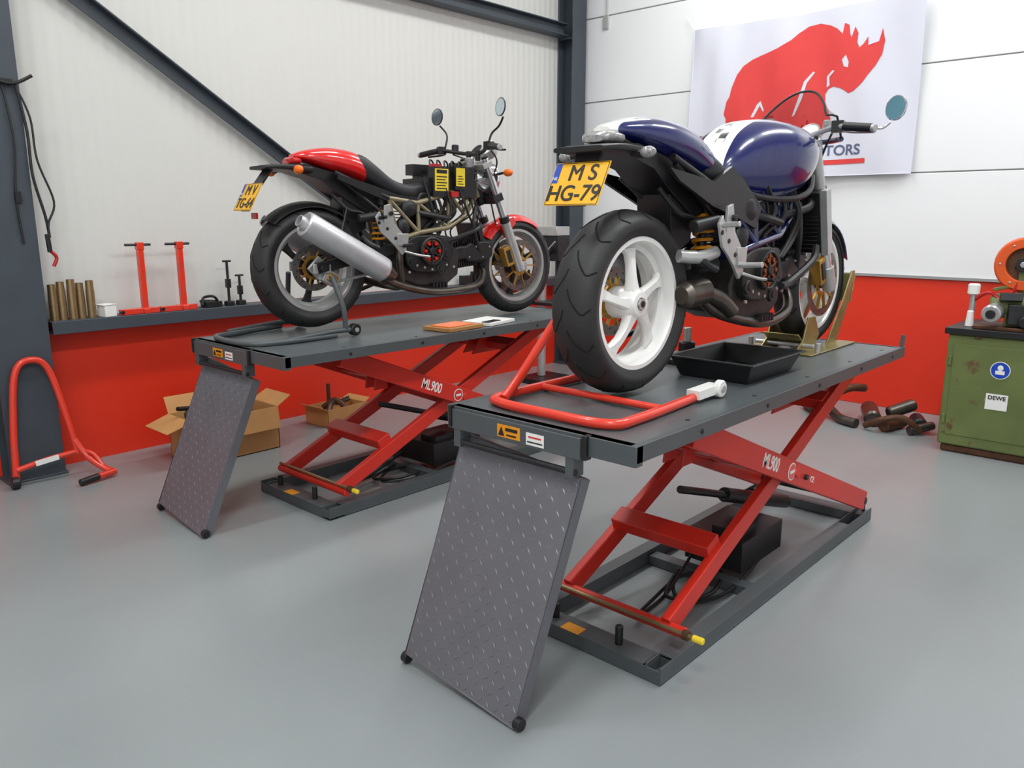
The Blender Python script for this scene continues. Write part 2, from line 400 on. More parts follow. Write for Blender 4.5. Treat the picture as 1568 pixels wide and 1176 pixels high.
# ---------------------------------------------------------------- lift table
def lift(origin, W, ry0, ry1, by0, by1, L=2.25, H=.89, sk=.06, rx=-.17, adx=.05):
    root = empty('motorcycle_lift_table', (origin[0], origin[1], 0))
    t = MB('table_top', root, bevel=.004)
    t.bb((.0, .02, H-.006), (L, W-.02, H-.001), 'lift_top')
    t.bb((.0, 0, H-.05), (L+.03, .022, H), 'lift_grey')
    t.bb((.0, W-.022, H-.05), (L+.03, W, H), 'lift_grey')
    t.bb((-.004, 0, H-.06), (.03, W, H-.001), 'lift_grey')
    t.bb((L-.02, .02, H-.05), (L+.01, W-.02, H-.001), 'lift_grey')
    t.bb((.02, .03, H-.045), (L-.05, W-.03, H-.006), 'lift_grey')
    for y in (by0+.02, by1-.07):
        t.bb((.25, y, H-.085), (L-.2, y+.05, H-.045), 'lift_grey')
    for x in (.35, .8, 1.25, 1.7, 2.1):
        t.cyl((x, -.004, H-.026), (x, .004, H-.026), .008, 'darkmetal', seg=8)
        t.cyl((x, .05, H-.002), (x, .05, H+.0005), .009, 'darkmetal', seg=10)
    t.box((L+.02, .012, H+.02), (.012, .018, .07), 'lift_grey', (0, .25, 0))
    for y in (ry0+.02, ry1-.02):
        t.box((.015, y, H-.09), (.05, .03, .09), 'lift_grey')
    t.bb((-.012, ry0-.02, H-.075), (.0, ry1+.02, H-.01), 'lift_grey')
    t.cyl((-.0, ry0-.0, H-.12), (.0, ry1, H-.12), .010, 'darkmetal', seg=10)
    t.bb((-.018, ry0-.045, H-.07), (.01, ry0-.03, H+.002), 'black')
    t.bb((-.018, ry1+.0, H-.07), (.01, ry1+.012, H+.002), 'black')
    t.done()
    lb = MB('labels', root)
    yc = ry0+(ry1-ry0)*.42
    lb.bb((-.0135, yc-.005, H-.062), (-.012, yc+.09, H-.022), 'spring')
    lb.prism([(0, 0), (.026, 0), (.013, .028)], (-.0142, yc+.085, H-.057), (0, -1, 0), (0, 0, 1), .001, 'black')
    lb.bb((-.0145, yc+.005, H-.040), (-.013, yc+.055, H-.030), 'black')
    lb.bb((-.0145, yc+.010, H-.055), (-.013, yc+.05, H-.050), 'black')
    lb.bb((-.0135, yc-.10, H-.066), (-.012, yc-.03, H-.028), 'white')
    lb.bb((-.0145, yc-.09, H-.043), (-.013, yc-.04, H-.038), 'red_paint')
    lb.bb((-.0145, yc-.095, H-.058), (-.013, yc-.035, H-.054), 'black')
    lb.done()
    r = MB('ramp', root, bevel=.002)
    yt = (ry0+ry1)/2; RW = ry1-ry0
    top = Vector((.035, yt, H-.125)); bot = Vector((rx, yt+sk, .025))
    d = (bot-top); RL = d.length; d.normalize(); n = d.cross(Vector((0, 1, 0))).normalized()
    if n.x > 0: n = -n
    u = n.cross(d).normalized()
    if u.y < 0: u = -u
    Rm = Matrix((u, d, u.cross(d))).transposed()
    mid = (top+bot)/2
    r.box(mid, (RW, RL, .005), 'ramp', Rm)
    for sg in (-1, 1):
        r.box(mid+u*sg*(RW/2-.003)-n*.02, (.006, RL, .045), 'ramp', Rm)
    r.box(top-n*.015, (RW, .006, .035), 'ramp', Rm)
    r.box(bot-n*.015, (RW, .006, .035), 'ramp', Rm)
    for sg in (-1, 1):
        w0 = bot+u*sg*(RW/2-.002)-n*.012; w0.z = .022
        w1 = w0+u*sg*.024; w1.z = .022
        r.cyl(w0, w1, .020, 'black', seg=14)
    r.done()
    tr = MB('ramp_tread', root)
    nu = 15; nv = 22
    for i in range(nu):
        for j in range(nv):
            cc = top+d*(RL*(j+.5)/nv)+u*(-RW/2+RW*(i+.5)/nu)+n*.0025
            an = radians(45 if (i+j) % 2 else -45); a = (u*cos(an)+d*sin(an)); b2 = (-u*sin(an)+d*cos(an))
            tr.add([cc-a*.012, cc-b2*.0032, cc+a*.012, cc+b2*.0032, cc+n*.0022], [(0, 1, 4), (1, 2, 4), (2, 3, 4), (3, 0, 4)], 'tread')
    tr.done()
    b = MB('base_frame', root, bevel=.003)
    bx0, bx1 = .29, 2.25
    for y in (by0, by1-.06):
        b.bb((bx0, y, .005), (bx1, y+.06, .014), 'lift_grey')
        b.bb((bx0, y, .005), (bx1, y+.006, .065), 'lift_grey')
        b.bb((bx0, y+.054, .005), (bx1, y+.06, .065), 'lift_grey')
        b.bb((bx0+.08, y, .06), (bx1-.3, y+.06, .066), 'lift_grey')
        for x in (bx0+.05, bx1-.06):
            b.cyl((x, y+.03, 0), (x, y+.03, .008), .025, 'black', seg=12)
        b.cyl((bx1-.03, y+.03, .0), (bx1-.03, y+.03, .09), .008, 'darkmetal')
    b.bb((bx0, by0, .005), (bx0+.09, by1, .012), 'lift_grey')
    b.bb((bx0, by0, .012), (bx0+.006, by1, .05), 'lift_grey')
    b.bb((bx0+.084, by0, .012), (bx0+.09, by1, .05), 'lift_grey')
    b.bb((bx0, by0+.07, .05), (bx0+.09, by1-.07, .056), 'lift_grey')
    b.bb((bx1-.09, by0, .005), (bx1, by1, .05), 'lift_grey')
    b.bb((1.05, by0+.06, .005), (1.11, by1-.06, .045), 'lift_grey')
    b.cyl((bx0+.05, by0+.20, .05), (bx0+.05, by0+.20, .125), .014, 'black', seg=12, ch=.003)
    b.cyl((bx0+.05, by1-.12, .05), (bx0+.05, by1-.12, .11), .014, 'black', seg=12, ch=.003)
    b.bb((bx0-.001, by0+.34, .056), (bx0+.05, by0+.42, .058), 'spring')
    b.done()
    a = MB('scissor_arms', root, bevel=.004)
    lo, hi = .115, H-.075
    A0, A1, B0, B1 = .41+adx, 2.03+adx, .42+adx, 2.14+adx
    yA = (by0+.085, by1-.085); yB = (by0+.03, by1-.03)
    for y in yA: a.beam((A0, y, lo), (A1, y, hi), .035, .075, 'lift_red')
    for y in yB: a.beam((B1, y, lo), (B0, y, hi), .035, .095, 'lift_red')
    def onA(x): return lo+(hi-lo)*(x-A0)/(A1-A0)
    def onB(x): return hi-(hi-lo)*(x-B0)/(B1-B0)
    pv = 1.255+adx
    a.cyl((pv, by0+.005, onA(pv)), (pv, by1-.005, onA(pv)), .022, 'lift_red')
    a.cyl((A0, by0+.01, lo), (A0, by1-.01, lo), .02, 'lift_red')
    a.cyl((B1, by0+.01, lo), (B1, by1-.01, lo), .02, 'darkmetal')
    a.box((.72+adx, (by0+by1)/2, onA(.72+adx)+.06), (.085, by1-by0-.17, .055), 'lift_red', (0, -.41, 0))
    a.box((1.75, (by0+by1)/2, onA(1.75)+.02), (.08, by1-by0-.17, .05), 'lift_red', (0, -.41, 0))
    a.box((.85, (by0+by1)/2, onB(.85)-.01), (.08, by1-by0-.10, .05), 'lift_red', (0, .41, 0))
    a.box((1.62, (by0+by1)/2, onB(1.62)+.02), (.08, by1-by0-.10, .05), 'lift_red', (0, .41, 0))
    for y in ((by0+by1)/2-.04, (by0+by1)/2+.04):
        a.prism([(-.05, 0), (.05, 0), (.03, .10), (-.03, .10)], (.86, y, onB(.86)-.09), (1, 0, 0), (0, 0, 1), .01, 'lift_red')
        a.prism([(-.12, -.02), (.12, -.02), (.06, .10), (-.02, .12)], (1.70, y, onA(1.70)), (1, 0, 0), (0, 0, 1), .01, 'lift_red')
    a.done()
    m = MB('lift_hydraulics', root, bevel=.003)
    yc = (by0+by1)/2
    m.cyl((1.9, yc, .12), (1.25, yc, .33), .032, 'darkmetal', ch=.004); m.cyl((1.25, yc, .33), (.88, yc, .45), .016, 'darkmetal')
    m.bb((1.12, by0+.14, .06), (1.5, by1-.20, .19), 'black')
    m.bb((1.16, by0+.17, .19), (1.3, by0+.3, .22), 'darkmetal')
    m.tube([(1.4, by0+.16, .07), (1.0, by0+.13, .03), (.8, by0+.22, .03), (.95, by0+.34, .035), (1.15, by0+.25, .03), (.9, by0+.16, .045), (.78, by0+.28, .04), (1.0, by0+.36, .05)], .008, 'cable')
    m.tube([(1.1, by1-.25, .1), (.8, by1-.3, .03), (.6, yc, .02), (.9, yc+.05, .02)], .007, 'cable')
    m.cyl((.405, by0-.055, .145), (.405, by1-.02, .145), .008, 'brass', seg=8)
    m.cyl((.405, by0-.085, .145), (.405, by0-.045, .145), .012, 'yellow', seg=10, ch=.003)
    m.cyl((.405, by0-.03, .145), (.405, by0-.01, .145), .018, 'rust', seg=10)
    m.done()
    th = math.atan2(-(hi-lo), B1-B0)
    text('arm_lettering', 'ML900', (1.0+adx, by0+.0120, onB(1.0+adx)), (radians(90), -th, 0), .078, 'white', root, bold=.0010, sx=.72)
    s = MB('arm_badges', root)
    for xx, rr_, mm, yy in ((1.20, .036, 'white', .0120), (1.20, .031, 'red_paint', .0105)):
        s.lathe([(.0001, 0), (rr_, 0), (rr_, .0012), (.0001, .0012)], (xx+adx, by0+yy, onB(xx+adx)), (0, -1, 0), mm, 24)
    s.bb((1.18+adx, by0+.0088, onB(1.2+adx)-.006), (1.22+adx, by0+.0094, onB(1.2+adx)+.006), 'white')
    s.cyl((1.34+adx, by0+.012, onB(1.34+adx)), (1.34+adx, by0+.0, onB(1.34+adx)), .012, 'darkmetal', seg=10)
    s.done()
    text('ce_mark', 'CE', (1.42+adx, by0+.0120, onB(1.42+adx)), (radians(90), -th, 0), .035, 'white', root)
    return root
H = .89
lift((1.74, 1.136), .745, .205, .715, .07, .67, sk=.065, rx=-.19)
lift((1.85, 3.05), .86, .33, .83, .15, .80, sk=.085, rx=-.235, adx=.0)

# ---------------------------------------------------------------- motorcycles
def wheel(parent, name, c, R, W, rimw, n, rimmat, spmat, disc, dside, single=False):
    rr = .217
    t = MB(name+'_tyre', parent)
    hw = W/2
    prof = [(rr, -rimw/2+.01), (rr+.012, -rimw/2-.004), (rr+.035, -hw*.96), (R-.055, -hw), (R-.035, -hw*.93), (R-.017, -hw*.70), (R-.006, -hw*.40), (R, 0),
            (R-.006, hw*.40), (R-.017, hw*.70), (R-.035, hw*.93), (R-.055, hw), (rr+.035, hw*.96), (rr+.012, rimw/2+.004), (rr, rimw/2-.01)]
    t.lathe(prof, c, (0, 1, 0), 'rubber', 96)
    def surf(h):
        a = abs(h); pts = [(0, R), (hw*.4, R-.006), (hw*.7, R-.017), (hw*.93, R-.035), (hw, R-.055)]
        for (h0, r0), (h1, r1) in zip(pts, pts[1:]):
            if a <= h1: return r0+(r1-r0)*(a-h0)/(h1-h0)
        return R-.055
    N = 15
    for k in range(N):
        for sgn in (-1, 1):
            a0 = 2*pi*(k+(.5 if sgn > 0 else 0))/N; pts = []
            for q in range(9):
                f_ = q/8; h = sgn*hw*(.06+.86*f_); a = a0+.34*f_**.7-(.5*max(0, f_-.7))
                r_ = surf(h)-.0012; pts.append((c[0]+r_*cos(a), c[1]+h, c[2]+r_*sin(a)))
            t.tube(pts, .0034, 'groove', seg=6, n=3)
    t.done()
    m = MB(name+'_rim', parent)
    h = rimw/2
    m.lathe([(rr+.009, -h), (rr+.009, -h+.008), (rr-.004, -h+.014), (rr-.008, -h+.035), (rr-.022, -h*.35), (rr-.022, h*.35), (rr-.008, h-.035), (rr-.004, h-.014), (rr+.009, h-.008), (rr+.009, h),
             (rr-.006, h), (rr-.014, h-.012), (rr-.018, h-.04), (rr-.034, h*.3), (rr-.034, -h*.3), (rr-.018, -h+.04), (rr-.014, -h+.012), (rr-.006, -h)], c, (0, 1, 0), rimmat, 96, closed=True)
    off = -.040 if single else 0
    m.lathe([(.022, off-.035), (.040, off-.034), (.054, off-.015), (.056, .03), (.045, .055), (.022, .057)], c, (0, 1, 0), spmat, 32, closed=True)
    for k in range(n):
        a = 2*pi*k/n+.35; e = Vector((cos(a), 0, sin(a))); tt = Vector((-sin(a), 0, cos(a)))
        rings = []
        for f_, wd, th, oy in ((0.042, .050, .045, off), (.07, .036, .036, off*1.05), (.10, .030, .032, off*1.0), (.135, .031, .03, off*.9), (.165, .040, .03, off*.7), (.187, .070, .04, off*.4)):
            cc = Vector(c)+e*f_+tt*(.012*sin(f_*16))+Vector((0, oy, 0)); w2, t2 = wd/2, th/2
            rings.append([cc+tt*w2*x+Vector((0, t2*y, 0)) for x, y in ((1, .5), (.7, 1), (-.7, 1), (-1, .5), (-1, -.5), (-.7, -1), (.7, -1), (1, -.5))])
        m.loft(rings, spmat)
    m.done()
    d = MB(name+'_hub', parent)
    oy = off-.02 if single else -.05
    d.cyl((c[0], c[1]+oy-.012, c[2]), (c[0], c[1]+.09, c[2]), .030, 'darkmetal', seg=20, ch=.003)
    d.cyl((c[0], c[1]+oy-.022, c[2]), (c[0], c[1]+oy-.010, c[2]), .021, 'silver', seg=6)
    d.cyl((c[0], c[1]+oy-.024, c[2]), (c[0], c[1]+oy-.020, c[2]), .011, 'black', seg=12)
    for sd in dside:
        y = c[1]+sd*(.062 if abs(disc) > .13 else .045)
        d.lathe([(disc-.036, -.0025), (disc, -.0025), (disc, .0025), (disc-.036, .0025)], (c[0], y, c[2]), (0, 1, 0), 'disc', 48, closed=True)
        nc = 10
        for k in range(nc):
            a = 2*pi*k/nc; e = Vector((cos(a), 0, sin(a)))
            d.beam(Vector((c[0], y, c[2]))+e*.05, Vector((c[0], y, c[2]))+e*(disc-.03), .006, .014, 'gold', up=(0, 1, 0))
            for q in range(2):
                a2 = a+.16+q*.28; rr2 = disc-.018+(q-.5)*.014; pp = Vector((c[0]+rr2*cos(a2), y, c[2]+rr2*sin(a2)))
                d.cyl(pp-Vector((0, .0030, 0)), pp+Vector((0, .0030, 0)), .0045, 'black', seg=6)
        d.lathe([(.045, -.004), (.062, -.004), (.062, .004), (.045, .004)], (c[0], y, c[2]), (0, 1, 0), 'gold', 32, closed=True)
    d.done()

def motorcycle(loc, rot, WB, v):
    root = empty('motorcycle', loc, rot)
    blue = v == 'blue'
    RR, FR = .315, .30
    if blue:
        wheel(root, 'rear', (0, 0, RR), RR, .174, .140, 5, 'white_paint', 'white_paint', .12, (1,), True)
        wheel(root, 'front', (WB, 0, FR), FR, .122, .095, 5, 'white_paint', 'white_paint', .16, (-1, 1))
    else:
        wheel(root, 'rear', (0, 0, RR), RR, .172, .14, 3, 'silver', 'darkmetal', .12, (-1,))
        wheel(root, 'front', (WB, 0, FR), FR, .120, .090, 3, 'silver', 'darkmetal', .16, (-1, 1))
    # ---- fork
    fk = MB('front_fork', root, bevel=.002)
    ax = Vector((WB, 0, FR)); up = Vector((-.407, 0, .914)); fwd = Vector((.914, 0, .407))
    for sy in (-1, 1):
        o = ax+Vector((0, sy*.105, 0))-fwd*.03
        if blue:
            fk.cyl(o+up*-.02, o+up*.10, .030, 'silver', ch=.004); fk.cyl(o+up*.10, o+up*.30, .021, 'chrome')
            fk.cyl(o+up*.28, o+up*.70, .028, 'silver', ch=.003)
        else:
            fk.cyl(o+up*-.02, o+up*.30, .029, 'silver', ch=.004); fk.cyl(o+up*.30, o+up*.34, .031, 'black', ch=.003)
            fk.cyl(o+up*.32, o+up*.70, .022, 'chrome')
        fk.box(ax+Vector((-.01, sy*.10, 0)), (.06, .035, .05), 'silver')
        fk.cyl(o+up*.70, o+up*.712, .02, 'darkmetal')
        cp = ax+Vector((-.12, sy*.085, .06)); fk.box(cp, (.06, .055, .12), 'gold', (0, -.35, 0))
        fk.box(cp+Vector((0, sy*.0, 0)), (.03, .065, .08), 'darkmetal', (0, -.35, 0))
    for L_, th in ((.46, .045), (.665, .03)):
        cc = ax-fwd*.03+up*L_
        R = Matrix((fwd, Vector((0, 1, 0)), fwd.cross(Vector((0, 1, 0))))).transposed()
        fk.box(cc-fwd*.01, (.07, .26, th), 'silver' if L_ > .5 else 'darkmetal', R)
    fk.cyl(ax-fwd*.08+up*.44, ax-fwd*.08+up*.68, .03, 'darkmetal')
    fk.cyl(ax+Vector((0, -.12, 0)), ax+Vector((0, .12, 0)), .012, 'silver')
    fk.done()
    # ---- fender
    fd = MB('front_mudguard', root); rings = []
    a0, a1 = (radians(20), radians(150)) if blue else (radians(56), radians(145))
    for k in range(17):
        a = a0+(a1-a0)*k/16; e = Vector((cos(a), 0, sin(a)))
        ring = []; ws = 1 if blue else .92
        for q in range(9):
            t = -1+2*q/8; ring.append(ax+e*(FR+.016-.04*abs(t)**2.5)+Vector((0, .070*t*ws, 0)))
        for q in range(8, -1, -1):
            t = -1+2*q/8; ring.append(ax+e*(FR+.012-.04*abs(t)**2.5)+Vector((0, .067*t*ws, 0)))
        rings.append(ring)
    fd.loft(rings, 'bluep' if blue else 'red_paint')
    for sy in (-1, 1):
        fd.prism([(-.13, .17), (-.04, .26), (-.06, .30), (-.17, .24)], ax+Vector((0, sy*.072, 0)), (1, 0, 0), (0, 0, 1), .004, 'bluep' if blue else 'red_paint')
    fd.done()
    # ---- bars
    tc = ax-fwd*.03+up*.70; hx, hz = tc.x-.02, tc.z+(.015 if blue else .04)
    hb = MB('handlebar', root)
    hb.tube([(hx-.10, -.385, hz+.0), (hx-.06, -.24, hz+.02), (hx+.01, -.10, hz+.0), (hx+.015, 0, hz-.01), (hx+.01, .10, hz), (hx-.06, .24, hz+.02), (hx-.10, .385, hz)], .0115, 'darkmetal' if not blue else 'silver', n=5)
    for sy in (-1, 1):
        hb.cyl((hx-.10, sy*.39, hz), (hx-.065, sy*.265, hz+.018), .0175, 'black', ch=.003)
        hb.cyl((hx-.104, sy*.405, hz-.001), (hx-.10, sy*.388, hz), .016, 'silver', ch=.003)
        hb.box((hx-.052, sy*.235, hz+.02), (.045, .045, .045), 'black', (0, 0, sy*-.25))
        hb.tube([(hx-.03, sy*.22, hz+.015), (hx-.01, sy*.27, hz+.0), (hx-.05, sy*.38, hz-.01)], .006, 'darkmetal' if not blue else 'silver', seg=6)
        hb.cyl((hx+.005, sy*.17, hz+.01), (hx+.005, sy*.17, hz+.055), .022, 'darkmetal' if sy > 0 else 'lens', ch=.004)
        hb.tube([(hx, sy*.19, hz), (hx+.10, sy*.12, hz-.06), (hx+.08, sy*.08, hz-.22), (hx+.12, sy*.09, hz-.42)], .005, 'cable', seg=6)
        hb.cyl((hx+.015, sy*.045, hz-.05), (hx+.015, sy*.045, hz+.01), .016, 'darkmetal')
        if blue:
            if sy < 0:
                mc = Vector((hx-.08, sy*.465, hz+.07)); hb.tube([(hx-.09, sy*.40, hz), (hx-.075, sy*.42, hz+.0), (mc.x+.01, mc.y+.02, mc.z-.05)], .006, 'silver', seg=6)
            else:
                mc = Vector((hx-.02, sy*.44, hz-.05)); hb.tube([(hx-.09, sy*.40, hz), (mc.x+.01, mc.y-.03, mc.z)], .006, 'silver', seg=6)
        else:
            mc = Vector((hx-.03, sy*.31, hz+.225)); hb.tube([(hx-.04, sy*.215, hz+.03), (hx-.02, sy*.22, hz+.09), (hx+.0, sy*.26, hz+.13), (mc.x+.02, mc.y, mc.z-.05)], .006, 'black', seg=6)
        nrm = Vector((-1, -sy*.12 if not blue else .35, .05)).normalized()
        rmx = .05 if not blue else .047
        hb.lathe([(.0001, -.018), (rmx*.6, -.015), (rmx, -.003), (rmx, .003), (rmx-.004, .004)], mc, nrm, 'chrome' if blue else 'black', 28)
        hb.lathe([(.0001, .0035), (rmx-.004, .0035)], mc, nrm, 'bluemirror' if blue else 'mirror', 28)
    for sy in (-.055, .055):
        n_ = Vector((-.75, 0, .66)).normalized(); gc = Vector((hx+.085, sy, hz+.02))
        hb.lathe([(.0001, -.05), (.04, -.045), (.046, 0), (.046, .006), (.040, .007)], gc, n_, 'silver', 24)
        hb.lathe([(.0001, .005), (.041, .005)], gc, n_, 'black' if sy > 0 else 'white', 24)
    hb.done()
    hl = MB('headlight', root)
    hc = Vector((tc.x+.10, 0, tc.z-.11))
    hl.lathe([(.0001, -.12), (.05, -.11), (.085, -.06), (.095, 0), (.097, .02)], hc, (1, 0, -.05), 'bluep' if blue else 'chrome', 32)
    hl.lathe([(.097, .02), (.09, .03), (.06, .045), (.0001, .05)], hc, (1, 0, -.05), 'lens', 32)
    for sy in (-1, 1):
        hl.beam(hc+Vector((0, sy*.10, 0)), hc+Vector((-.10, sy*.10, .02)), .006, .03, 'darkmetal')
        if not blue:
            hl.cyl(hc+Vector((-.03, sy*.10, .02)), hc+Vector((-.03, sy*.20, .03)), .008, 'black')
            hl.ball(hc+Vector((-.02, sy*.225, .03)), (.026, .033, .022), 'orange')
    hl.done()
    if blue:
        sc = MB('flyscreen', root); rings = []; edge = []
        for k in range(13):
            t = -1+2*k/12
            topz = hz+.20-.12*abs(t)**2.2; y = .165*t
            rings.append([(tc.x+.24-.10*t*t, y, hz-.01), (tc.x+.20-.11*t*t, y*.97, hz+.08), (tc.x+.12-.10*t*t, y*.88, topz)])
            edge.append(rings[-1][2])
        vs = [p for r in rings for p in r]; fs = []
        for k in range(12):
            for q in range(2): fs.append((k*3+q, k*3+q+1, (k+1)*3+q+1, (k+1)*3+q))
        sc.add(vs, fs, 'glass', True); sc.tube([rings[0][0], rings[0][1]]+edge+[rings[-1][1], rings[-1][0]], .005, 'black', n=2)
        sc.tube([rings[k][0] for k in range(13)], .012, 'bluep', n=2)
        sc.done()
    # ---- frame
    hd = Vector((tc.x-.085, 0, tc.z))
    fr = MB('trellis_frame', root)
    fm = 'bluep' if blue else 'bronze'
    fr.cyl(hd+up*-.02-Vector((.0, 0, 0)), hd-up*.24, .032, fm)
    k_ = (WB-1.42)*.5
    for sy in (-1, 1):
        U = [Vector((hd.x, sy*.03, hd.z-.05)), Vector((.98+k_, sy*.09, .77)), Vector((.82+k_, sy*.125, .72)), Vector((.60+k_, sy*.14, .66)), Vector((.40, sy*.14, .68)), Vector((.10, sy*.11, .80))]
        Lw = [Vector((hd.x+.07, sy*.03, hd.z-.22)), Vector((.94+k_, sy*.12, .60)), Vector((.80+k_, sy*.145, .53)), Vector((.60+k_, sy*.15, .50)), Vector((.46, sy*.14, .46))]
        for a, b_ in zip(U, U[1:]): fr.cyl(a, b_, .0145, fm if b_.x > .2 else 'black', seg=10)
        for a, b_ in zip(Lw, Lw[1:]): fr.cyl(a, b_, .0145, fm, seg=10)
        for a, b_ in ((U[0], Lw[0]), (U[1], Lw[0]), (U[1], Lw[1]), (U[2], Lw[1]), (U[2], Lw[2]), (U[3], Lw[2]), (U[3], Lw[3]), (U[4], Lw[4]), (U[4], Lw[3])): fr.cyl(a, b_, .011, fm, seg=8)
        fr.cyl(Vector((.12, sy*.11, .78)), Vector((.42, sy*.13, .56)), .011, 'black', seg=8)
    for p in ((.6+k_, .66), (.46, .46), (.82+k_, .72)): fr.cyl((p[0], -.14, p[1]), (p[0], .14, p[1]), .012, fm, seg=8)
    fr.done()
    # ---- engine
    en = MB('engine', root, bevel=.010)
    ex = .70+k_
    en.prism([(-.22, -.02), (-.20, -.13), (-.08, -.17), (.10, -.17), (.19, -.11), (.20, .02), (.10, .10), (-.02, .13), (-.16, .10)], (ex, 0, .37), (1, 0, 0), (0, 0, 1), .24, 'engine')
    def rounded(cx_, cz_, rx_, rz_, rot_=0, n=14, e=3.2):
        out = []
        for q in range(n*2):
            t = pi*q/n; x_ = rx_*math.copysign(abs(cos(t))**(2/e), cos(t)); z_ = rz_*math.copysign(abs(sin(t))**(2/e), sin(t))
            out.append((cx_+x_*cos(rot_)-z_*sin(rot_), cz_+x_*sin(rot_)+z_*cos(rot_)))
        return out
    en.prism(rounded(-.01, 0, .15, .105), (ex-.03, -.135, .385), (1, 0, 0), (0, 0, 1), .05, 'engine' if blue else 'darkmetal')
    en.prism(rounded(.10, .03, .07, .07), (ex-.03, -.125, .385), (1, 0, 0), (0, 0, 1), .045, 'darkmetal')
    en.prism(rounded(0, 0, .15, .11), (ex, .135, .385), (1, 0, 0), (0, 0, 1), .05, 'engine')
    en.prism(rounded(ex+.345, .392, .105, .058, .1), (0, -.105, 0), (1, 0, 0), (0, 0, 1), .03, 'black')
    en.prism(rounded(ex+.22, .385, .06, .04, .1), (0, -.105, 0), (1, 0, 0), (0, 0, 1), .028, 'darkmetal')
    en.prism(rounded(ex-.03, .615, .062, .105), (0, -.105, 0), (1, 0, 0), (0, 0, 1), .03, 'black')
    en.box((ex+.275, 0, .385), (.16, .11, .12), 'engine', (0, -.1, 0))
    en.box((ex+.385, 0, .395), (.09, .17, .14), 'engine', (0, -.1, 0))
    en.box((ex-.03, 0, .57), (.12, .11, .16), 'engine'); en.box((ex-.03, 0, .675), (.15, .17, .08), 'engine')
    en.done()
    ef = MB('engine_fins', root)
    for q in range(9):
        x = ex+.19+q*.018; ef.box((x, 0, .36+(x-ex)*.10), (.006, .20-.004*q, .17), 'engine', (0, -.1, 0))
    for q in range(9):
        zz = .49+q*.018; ef.box((ex-.03, 0, zz), (.17, .20-.004*q, .006), 'engine')
    for q in range(7): ef.cyl((ex-.17+q*.05, -.163, .285+.012*((q*3) % 4)), (ex-.17+q*.05, -.155, .285+.012*((q*3) % 4)), .007, 'silver', seg=8)
    for q in range(4):
        ef.cyl((ex+.27+q*.05, -.125, .36+.06*(q % 2)), (ex+.27+q*.05, -.119, .36+.06*(q % 2)), .005, 'silver', seg=8)
    for q in range(5): ef.box((ex+.0+q*.022, -.08, .205), (.012, .14, .03), 'darkmetal')
    ef.done()
    cl = MB('clutch', root)
    cc = Vector((ex-.03, -.16, .40))
    cl.lathe([(.078, 0), (.078, .022), (.070, .026), (.066, .022), (.066, .004), (.0001, .004)], cc, (0, -1, 0), 'darkmetal', 32)
    for q in range(6):
        a = q*pi/3; pp = cc+Vector((.045*cos(a), -.004, .045*sin(a)))
        cl.cyl(pp, pp+Vector((0, -.022, 0)), .009, 'red_paint' if not blue else 'clutch', seg=10)
        a += pi/6; cl.beam(cc+Vector((.02*cos(a), -.014, .02*sin(a))), cc+Vector((.068*cos(a), -.014, .068*sin(a))), .01, .012, 'clutch' if blue else 'darkmetal', up=(0, 1, 0))
    cl.lathe([(.052, .008), (.063, .008), (.063, .016), (.052, .016)], cc, (0, -1, 0), 'clutch', 32, closed=True)
    cl.cyl(cc+Vector((0, -.004, 0)), cc+Vector((0, -.03, 0)), .02, 'darkmetal', seg=16, ch=.003)
    for (dx, dz, r_) in ((.11, -.02, .035), (-.13, -.06, .028), (.07, -.10, .03)):
        cl.cyl(cc+Vector((dx, .01, dz)), cc+Vector((dx, -.008, dz)), r_, 'engine' if blue else 'darkmetal', seg=20, ch=.003)
        cl.cyl(cc+Vector((dx, -.008, dz)), cc+Vector((dx, -.012, dz)), r_*.5, 'darkmetal', seg=8)
    cl.done()
    # ---- swingarm / shock / pegs
    sw = MB('swingarm', root, bevel=.004)
    if blue:
        sw.beam((.46, .10, .43), (.12, .16, .34), .06, .09, 'silver'); sw.beam((.12, .16, .34), (0, .13, RR), .06, .10, 'silver')
        sw.cyl((0, .06, RR), (0, .17, RR), .06, 'silver', ch=.005)
        sw.tube([(.46, -.09, .44), (.40, -.04, .42), (.36, .05, .40)], .03, 'darkmetal')
        sw.tube([(.40, .14, .50), (.25, .17, .45), (.10, .17, .38)], .018, 'silver')
    else:
        for sy in (-1, 1):
            sw.beam((.48, sy*.12, .42), (-.03, sy*.135, RR), .028, .055, 'darkmetal')
            sw.box((-.0, sy*.14, RR), (.10, .014, .05), 'silver')
            sw.cyl((0, sy*.14, RR), (0, sy*.165, RR), .02, 'darkmetal', seg=6)
        sw.cyl((.40, -.12, .41), (.40, .12, .41), .03, 'darkmetal')
        sw.box((.055, -.115, RR-.05), (.09, .05, .07), 'silver', (0, .5, 0)); sw.box((.055, -.145, RR-.05), (.05, .02, .04), 'gold', (0, .5, 0))
        sw.box((0, -.10, RR), (.09, .02, .09), 'silver', (0, .78, 0))
        sw.beam((.05, -.11, RR-.08), (.40, -.12, .30), .008, .016, 'silver')
    sw.done()
    sh = MB('rear_shock', root)
    sy_ = -.075 if blue else -.08
    p0 = Vector((.36, sy_, .42)); p1 = Vector((.40, sy_, .70))
    sh.cyl(p0, p1, .018, 'darkmetal'); sh.cyl(p0+(p1-p0)*.78, p1, .032, 'darkmetal', ch=.004); sh.cyl(p0, p0+(p1-p0)*.14, .03, 'darkmetal', ch=.004)
    dn = (p1-p0).normalized(); uu = dn.cross(Vector((0, 1, 0))).normalized(); vv = dn.cross(uu); pts = []
    for q in range(97):
        a = q/16*2*pi; pts.append(p0+(p1-p0)*(.14+.62*q/96)+uu*.033*cos(a)+vv*.033*sin(a))
    sh.tube(pts, .0065, 'spring', seg=6, n=1, smooth=False)
